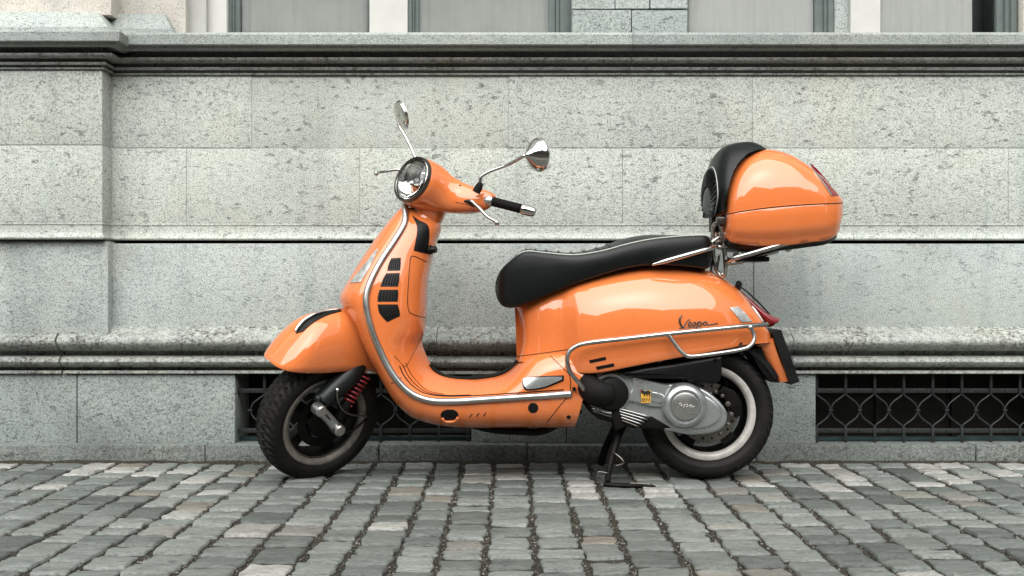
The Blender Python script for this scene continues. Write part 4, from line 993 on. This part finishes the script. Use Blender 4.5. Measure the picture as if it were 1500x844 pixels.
link('sticker_emblem', *prism([(Pt(x, y, sy)[0], Pt(x, y, sy)[2]) for x, y in dog], sy - .001, sy - .0002), M['ink'], sk, smooth=False)
link('sticker_flame', *prism([(Pt(x, y, sy)[0], Pt(x, y, sy)[2]) for x, y in [(938.5, 573.5), (936.3, 572.6), (938.2, 571.8), (940.2, 571.3)]], sy - .001, sy - .0002), M['red_ink'], sk, smooth=False)
# exhaust silencer on the far side, rear shock
link('silencer', *tube([(Xat(900, 0), .14, .20), (Xat(960, 0), .17, .24), (Xat(1010, 0), .175, .27), (Xat(1120, 0), .175, .33)], [.02, .055, .06, .05], 24, smooth=24), M['rim_black'], sco)
link('rear_shock', *tube([Pt(1062, 590, .1), Pt(1050, 500, .1)], .02, 14), M['rim_black'], sco)
# inner rear fender over the tyre
v = []
rings = [[W2 + np.array([rad * math.cos(q), yy, rad * math.sin(q)]) for yy, rad in ((-.078, .262), (-.076, .282), (.076, .282), (.078, .262))] for q in np.linspace(R(28), R(165), 26)]
link('wheel_arch', *grid(rings), M['black'], sco, sharp=40)
# centre stand
stn = link('centre_stand', *tube([Pt(912, 622, -.07), Pt(905, 640, -.10), Pt(897, 668, -.14), Pt(892, 690, -.16), Pt(890, 706, -.17)], [.018, .015, .012, .0105, .010], 12, smooth=24), M['rim_black'], sco)
link('stand_leg', *tube([np.array([1, -1, 1]) * Pt(912, 622, -.07), np.array([1, -1, 1]) * Pt(897, 668, -.12), np.array([1, -1, 1]) * Pt(890, 700, -.15)], .014, 10, smooth=16), M['rim_black'], stn)
sf = lambda x, y, q: Pt(x, y, q)
link('stand_foot', *tube([sf(884, 709.5, -.17), sf(900, 711, -.175), sf(920, 711.5, -.18), sf(938, 711.5, -.18), sf(955, 712.5, -.18), sf(962, 716, -.18), sf(964, 720, -.18)], [.009, .0095, .0095, .008, .006, .005, .004], 10, smooth=30), M['rim_black'], stn)
link('stand_prong', *tube([sf(922, 708, -.182), sf(940, 708.5, -.184), sf(954, 710, -.184)], .0035, 8, smooth=12), M['steel'], stn)
link('stand_spring_hook', *tube([sf(887, 707, -.17), sf(876, 693.5, -.175), sf(880, 691.5, -.175), sf(890, 693.5, -.175)], .0032, 8, smooth=20), M['steel'], stn)
link('stand_tang', *tube([sf(898, 663, -.15), sf(903, 666, -.165), sf(911, 673, -.175), sf(913, 679, -.175), sf(901, 683, -.165)], .0036, 8, smooth=20), M['steel'], stn)
link('spacer_tube', *tube([(Pt(908, 630, -.1)[0], -.1, Pt(908, 630, -.1)[2]), (Pt(908, 630, -.1)[0], .1, Pt(908, 630, -.1)[2])], .014, 12), M['rim_black'], stn)
link('stand_bracket', *prism(outline([(893, 588), (902, 587), (907, 606), (912, 622), (900, 628), (894, 610)], -.12), -.186, -.10, .003), M['rim_black'], stn, sharp=40)
# under-floor pipe and frame rail
link('under_floor_rail', *tube([Pt(690, 622, -.05), Pt(720, 629, -.05), Pt(760, 632, -.05), Pt(800, 630, -.02), Pt(850, 600, .0)], .014, 10, smooth=24), M['rim_black'], sco)
#SECTION_FRONT
# ------------------------------------------------------------------ steered front end
# front wheel
fc, ac = inv(467, 610.5, 0); WC = L(fc, 0, ac)
fw = link('front_wheel', *lathe([(.146, -.040), (.150, -.043), (.155, -.050), (.160, -.053), (.167, -.053), (.171, -.050), (.171, -.044), (.163, -.038), (.150, -.028), (.146, -.01), (.146, .01), (.150, .028), (.163, .038), (.171, .046), (.165, .053), (.15, .05), (.142, .04), (.140, 0), (.142, -.04)], WC, -EL, 72, True), M['rim_dirty'], sco, sharp=35)
link('tyre', *tyre(.2365, .060, .0065, WC, -EL), M['tyre'], fw, sharp=40)
link('rim_well', *lathe([(.1455, -.042), (.139, -.036), (.135, -.02), (.135, .04), (.1395, .043)], WC, -EL, 64), M['rim_black'], fw)
link('hub', *lathe([(.0001, -.05), (.028, -.05), (.04, -.045), (.05, -.02), (.05, .05), (.0001, .05)], WC, -EL, 40), M['rim_black'], fw, sharp=40)
for k in range(5):
    q = R(72 * k + 8); u = EF * math.cos(q) + EA * math.sin(q); wv = -EF * math.sin(q) + EA * math.cos(q); ring = []
    for rad, hw, y0 in ((.045, .026, .01), (.09, .018, .008), (.142, .026, .016)):
        c = WC + u * rad; ring.append([c - wv * hw + EL * y0, c + wv * hw + EL * y0, c + wv * hw * .8 - EL * .03, c - wv * hw * .8 - EL * .03])
    link('spoke', *grid(ring, True, True, True), M['rim_black'], fw, sharp=30)
link('brake_disc', *disc(WC + EL * .030, -EL, .070, .103, .002), M['rim_black'], fw, sharp=30)
# single-sided fork: casting, swinging link, shock
def LT(pts, l, r, segs=14, sm=24):
    return tube([LP(a, b, q) for (a, b), q in zip(pts, l if hasattr(l, '__len__') else [l] * len(pts))], r, segs, smooth=sm)
fork = link('fork_leg', *LT([(535, 520), (510, 550), (484, 575), (470, 588)], [.055, .085, .095, .10], [.035, .042, .036, .030], 18), M['fork_green'], sco)
link('fork_casting', *LT([(462, 583), (490, 588), (502, 582)], .104, [.012, .014, .012], 12, 12), M['fork_green'], fork)
lk = link('suspension_link', *LT([(464, 597), (479, 611), (491, 625)], [.118, .122, .120], [.020, .0185, .020], 16, 16), M['silver'], fork)
for x, y in ((466, 599), (493, 627)):
    link('link_cap', *lathe([(.0001, -.030), (.017, -.030), (.021, -.026), (.0225, -.016), (.0225, .012)], LP(x, y, .125), -EL, 28), M['alu'], lk, sharp=35)
link('link_badge', *LT([(474, 604), (484, 615)], .1405, [.004, .004], 8, 6), M['badge'], lk)
p0, p1 = LP(508, 590, .10), LP(536, 548, .09)
link('shock_body', *tube([LP(496, 615, .095), LP(505, 596, .10), p0 * .9 + p1 * .1], [.018, .020, .017], 14, smooth=10), M['rubber'], fork)
link('shock_rod', *tube([p0, p1], .013, 12), M['black'], fork)
ax = (p1 - p0); Ln = np.linalg.norm(ax); ax /= Ln; ua = np.cross(ax, EL); ua /= np.linalg.norm(ua); ub = np.cross(ax, ua)
link('coil_spring', *tube([p0 + ax * Ln * t + .0205 * (math.cos(2 * PI * 7.5 * t) * ua + math.sin(2 * PI * 7.5 * t) * ub) for t in np.linspace(-.02, 1.02, 170)], .0044, 8), M['red_spring'], fork)
link('brake_hose', *LT([(494, 572), (494.5, 585), (500, 598), (512, 607), (528, 609), (537, 610)], [.13, .135, .13, .12, .10, .08], .0036, 8, 30), M['steel'], fork)
link('hose_clip', *lathe([(.0001, -.008), (.006, -.008), (.006, .006)], LP(494, 571, .132), -EL, 10), M['alu'], fork)
link('cable', *LT([(556, 590), (540, 610), (520, 628), (505, 636)], [.05, .07, .08, .08], .0045, 8, 24), M['rubber'], fork)
link('axle_plate', *lathe([(.0001, -.012), (.05, -.012), (.062, -.006), (.062, .01)], WC + EL * .045, -EL, 36), M['rim_black'], fork, sharp=40)
# mudguard: ridge line and lower edge in the wheel plane (forward, along the steering axis), with half widths
FG = [(inv(395.5, 525, 0), .006, .010, .05), (inv(406, 512, 0), .032, .016, .4), (inv(420, 496, 0), .064, .04, .8), (inv(437, 479, 0), .092, .07, 1), (inv(455, 465, 0), .108, .10, 1), (inv(480, 457, 0), .112, .13, 1), (inv(500, 453.5, 0), .112, .15, 1), (inv(520, 458, 0), .110, .17, 1), (inv(538, 475, 0), .106, .175, 1), (inv(552, 505, 0), .10, .14, 1), (inv(560, 535, 0), .09, .08, .8)]
FGp = []
# lower edge measured on the near flank
LOW = [(396, 526.5), (402, 532), (412, 538), (426, 543), (444, 545.5), (466, 546), (490, 545), (512, 543), (532, 541), (546, 543), (556, 548)]
for (g, w, dr, q), lo in zip(FG, LOW):
    f2, a2 = inv(lo[0], lo[1], w); FGp.append([g[0], g[1], f2, a2, w])
FGp = cr(FGp, 60); rings = []
for f1, a1, f2, a2, w in FGp:
    half = []
    for k in range(17):
        t = PI / 2 * k / 16; half.append((w * math.sin(t) ** (2 / 2.25), f1 + (f2 - f1) * (1 - math.cos(t) ** (2 / 2.25)), a1 + (a2 - a1) * (1 - math.cos(t) ** (2 / 2.25))))
    inner = [(y * .93, f + (0), a - .006 if i > 0 else a - .008) for i, (y, f, a) in enumerate(half)][::-1]
    full = [L(f, y, a) for y, f, a in half[::-1]] + [L(f, -y, a) for y, f, a in half[1:]]
    inn = [L(f, -y, a) for y, f, a in inner[:-1]] + [L(f, y, a) for y, f, a in inner[::-1]]
    rings.append(full + inn)
fen = link('front_fender', *grid(rings, True, True, True), M['orange'], sco, sharp=60)
B_fe = bvh_of(fen)
cre = [(433, 489.5), (439, 479), (450, 468), (466, 459.5), (484, 455.5), (498, 454)]
decal('crest_base', B_fe, [(434, 489), (442, 476), (462, 461), (499, 453.8)], [(444, 486), (458, 474), (478, 463), (500, 456.5)], M['black'], fen, n=18, m=6, off=.003)
link('fender_crest', *tube([drop(B_fe, a, b, .008)[0] for a, b in cr([(434, 488), (439, 480), (449, 470), (464, 462), (482, 457.5), (497, 456)], 26)], [.003, .0075, .007, .005, .003, .0015], 10), M['chrome'], fen)

# handlebar head
HS = [(.128, .0, .0795, .0795, 2), (.120, .0, .087, .087, 2), (.105, .0, .092, .091, 2), (.075, .002, .096, .092, 2.05), (.045, .004, .106, .089, 2.1), (.020, .004, .130, .080, 2.1), (-.004, .006, .172, .071, 2.2), (-.026, .006, .208, .062, 2.6), (-.048, .008, .222, .055, 3.0), (-.066, .010, .218, .049, 3.0), (-.080, .014, .19, .033, 2.3), (-.088, .012, .13, .016, 2)]
HSp = cr(HS, 60); rings = []
for f, a0, ry, rz, n_ in HSp:
    ring = []
    for q in np.linspace(0, 2 * PI, 72, endpoint=False):
        l = ry * sgnpow(math.sin(q), 2 / n_); a = a0 + rz * sgnpow(math.cos(q), 2 / n_)
        k = min(1, max(0, (.05 - f) / .08)); a += k * 1.05 * l * l; ring.append(L(f - .25 * k * l * l, l, a))
    rings.append(ring)
head = link('handlebar_cover', *grid(rings, True, False, True), M['orange'], sco, sharp=60)
rr = []
for a, fcn, rf, rl in [(-.02, .022, .084, .074), (-.045, .014, .078, .070), (-.075, .004, .070, .066), (-.098, -.001, .066, .064), (-.101, -.001, .060, .06)]:
    rr.append([L(fcn + rf * math.cos(q), rl * math.sin(q), a) for q in np.linspace(0, 2 * PI, 48, endpoint=False)])
link('handlebar_neck', *grid(rr, True, True, True), M['orange'], sco, sharp=50)
link('neck_gap', *tube([L(-.001 + .0635 * math.cos(q), .062 * math.sin(q), -.1015) for q in np.linspace(0, 2 * PI, 48, endpoint=False)], .003, 6, closed=True), M['black'], sco)
B_hd = bvh_of(head)
# headlight
hl = link('headlight', *lathe([(.0815, -.012), (.0818, .004), (.083, .009), (.0855, .009), (.0875, .004), (.088, -.004), (.086, -.012)], L(.126, 0, 0), EF, 72), M['badge'], sco, sharp=40)
link('bezel', *lathe([(.0765, .004), (.0785, .0075), (.0815, .005), (.0815, -.012), (.0765, -.012)], L(.126, 0, 0), EF, 64, True), M['chrome_worn'], hl, sharp=40)
link('reflector', *lathe([(.0768, .003), (.072, -.012), (.058, -.030), (.038, -.046), (.018, -.055), (.0001, -.058)], L(.126, 0, 0), EF, 48), M['chrome'], hl)
link('bulb_shield', *lathe([(.0001, -.012), (.012, -.014), (.017, -.022), (.017, -.052)], L(.126, 0, 0), EF, 24), M['chrome_worn'], hl, sharp=40)
for l_, a_ in ((.03, -.012), (-.03, -.012), (0, .034)): link('reflector_facet', *lathe([(.0001, -.022), (.010, -.024), (.012, -.032), (.010, -.045)], L(.126, l_, a_), EF, 16), M['chrome'], hl)
link('lens', *lathe([(.0001, .020), (.025, .0185), (.048, .0135), (.064, .0085), (.0765, .003), (.0765, .0), (.063, .0055), (.047, .0105), (.025, .0155), (.0001, .017)], L(.126, 0, 0), EF, 48), clear_lens('headlight_glass', (.95, .98, .97), .02), hl)
for s in (1, -1):
    # grip, weight, lever, switch block
    g0, g1, g2, g3 = (L(-.050, s * .195, .050), L(-.066, s * .222, .058), L(-.128, s * .305, .080), L(-.158, s * .345, .090))
    gr = link('handlebar_grip', *tube([g1, g1 * .5 + g2 * .5, g2], [.0165, .0165, .0165], 18, smooth=8), M['rubber'], sco)
    link('collar', *tube([g0, g1 * .6 + g0 * .4, g1], [.018, .020, .018], 18, smooth=8), M['alu'], gr)
    for t in np.linspace(.06, .94, 12): c = g1 * (1 - t) + g2 * t; link('grip_rib', *tube([c - (g2 - g1) * .012, c + (g2 - g1) * .012], .0174, 16), M['rubber'], gr)
    link('bar_end', *tube([g2, g2 * .85 + g3 * .15, g2 * .3 + g3 * .7, g3, g3 + (g3 - g2) * .02], [.0165, .0205, .018, .0155, .011], 20, smooth=14), M['chrome'], gr)
    lf = .0 if s > 0 else .122
    lev = link('brake_lever', *tube([L(-.012 + lf * .3, s * .175, .026), L(-.022 + lf * .6, s * .215, .016), L(-.040 + lf * .9, s * .262, .0 if s > 0 else -.014), L(-.056 + lf, s * .30, -.003 if s > 0 else -.028)], [.006, .0064, .0056, .0045], 12, smooth=24), M['chrome_worn'], sco)
    link('lever_ball', *lathe([(.0001, -.0105), (.0065, -.008), (.0105, 0), (.0065, .008), (.0001, .0105)], L(-.057 + lf, s * .303, -.005 if s > 0 else -.030), EL, 18), M['chrome'], lev)
    link('lever_bracket', *tube([L(-.004, s * .150, .012), L(-.014, s * .178, .020), L(-.022, s * .196, .016)], [.006, .009, .007], 12, smooth=10), M['black'], lev)
# mirrors
def mirror(base, pts, c, ax, r_, dp=1.0, name='mirror'):
    st = link(name, *tube(pts, [.0065, .0058, .0055, .0055], 12, smooth=30), M['chrome'], sco)
    link('stalk_boot', *lathe([(.0001, .010), (.007, .009), (.011, .003), (.014, -.008), (.0145, -.03)], base, EA, 22), M['rubber'], st, sharp=40)
    c = np.array(c); ax = np.array(ax, float); ax /= np.linalg.norm(ax)
    link('mirror_shell', *lathe([(.0001, -.056 * dp), (.007, -.055 * dp), (.012, -.048 * dp), (.026, -.036 * dp), (.042, -.024 * dp), (.053, -.012 * dp), (r_ - .003, -.002), (r_ - .002, .0), (r_, .001), (r_ + .0005, .006), (r_ - .003, .008)], c, ax, 48), M['chrome'], st, sharp=50)
    link('mirror_glass', *lathe([(.0001, .0065), (r_ - .003, .0065), (r_ - .003, .004)], c, ax, 40), M['chrome'], st, sharp=40)
P = lambda x, y, yy: Pt(x, y, yy)
mc = P(788, 227, -.21); ax = np.array([.80, .55, .10]); ax /= np.linalg.norm(ax)
mirror(P(703, 271, -.147), [P(703, 268, -.147), P(705, 259, -.148), P(718, 251, -.155), P(745, 241, -.175), mc - ax * .054], mc, ax, .059)
mc = P(587, 169, .19); ax = np.array([.86, .42, .30]); ax /= np.linalg.norm(ax)
mirror(P(613, 240, .128), [P(610, 236, .13), P(607, 228, .132), P(601, 214, .145), P(592, 197, .165), P(584.5, 185, .176), P(583.5, 181, .172)], mc, ax, .056, .28)
# small details on the handlebar cover
c, n_ = drop(B_hd, 674, 272, 0); link('cover_screw', *lathe([(.0001, .0008), (.0035, .001), (.0035, -.003)], c, n_, 10), M['black'], head)
seam('panel_joint', B_hd, [(667, 296), (685, 300), (700, 304)], M['black'], head, r=.001, n=12)
for a, b in (((662, 262), (664, 266)),): pass
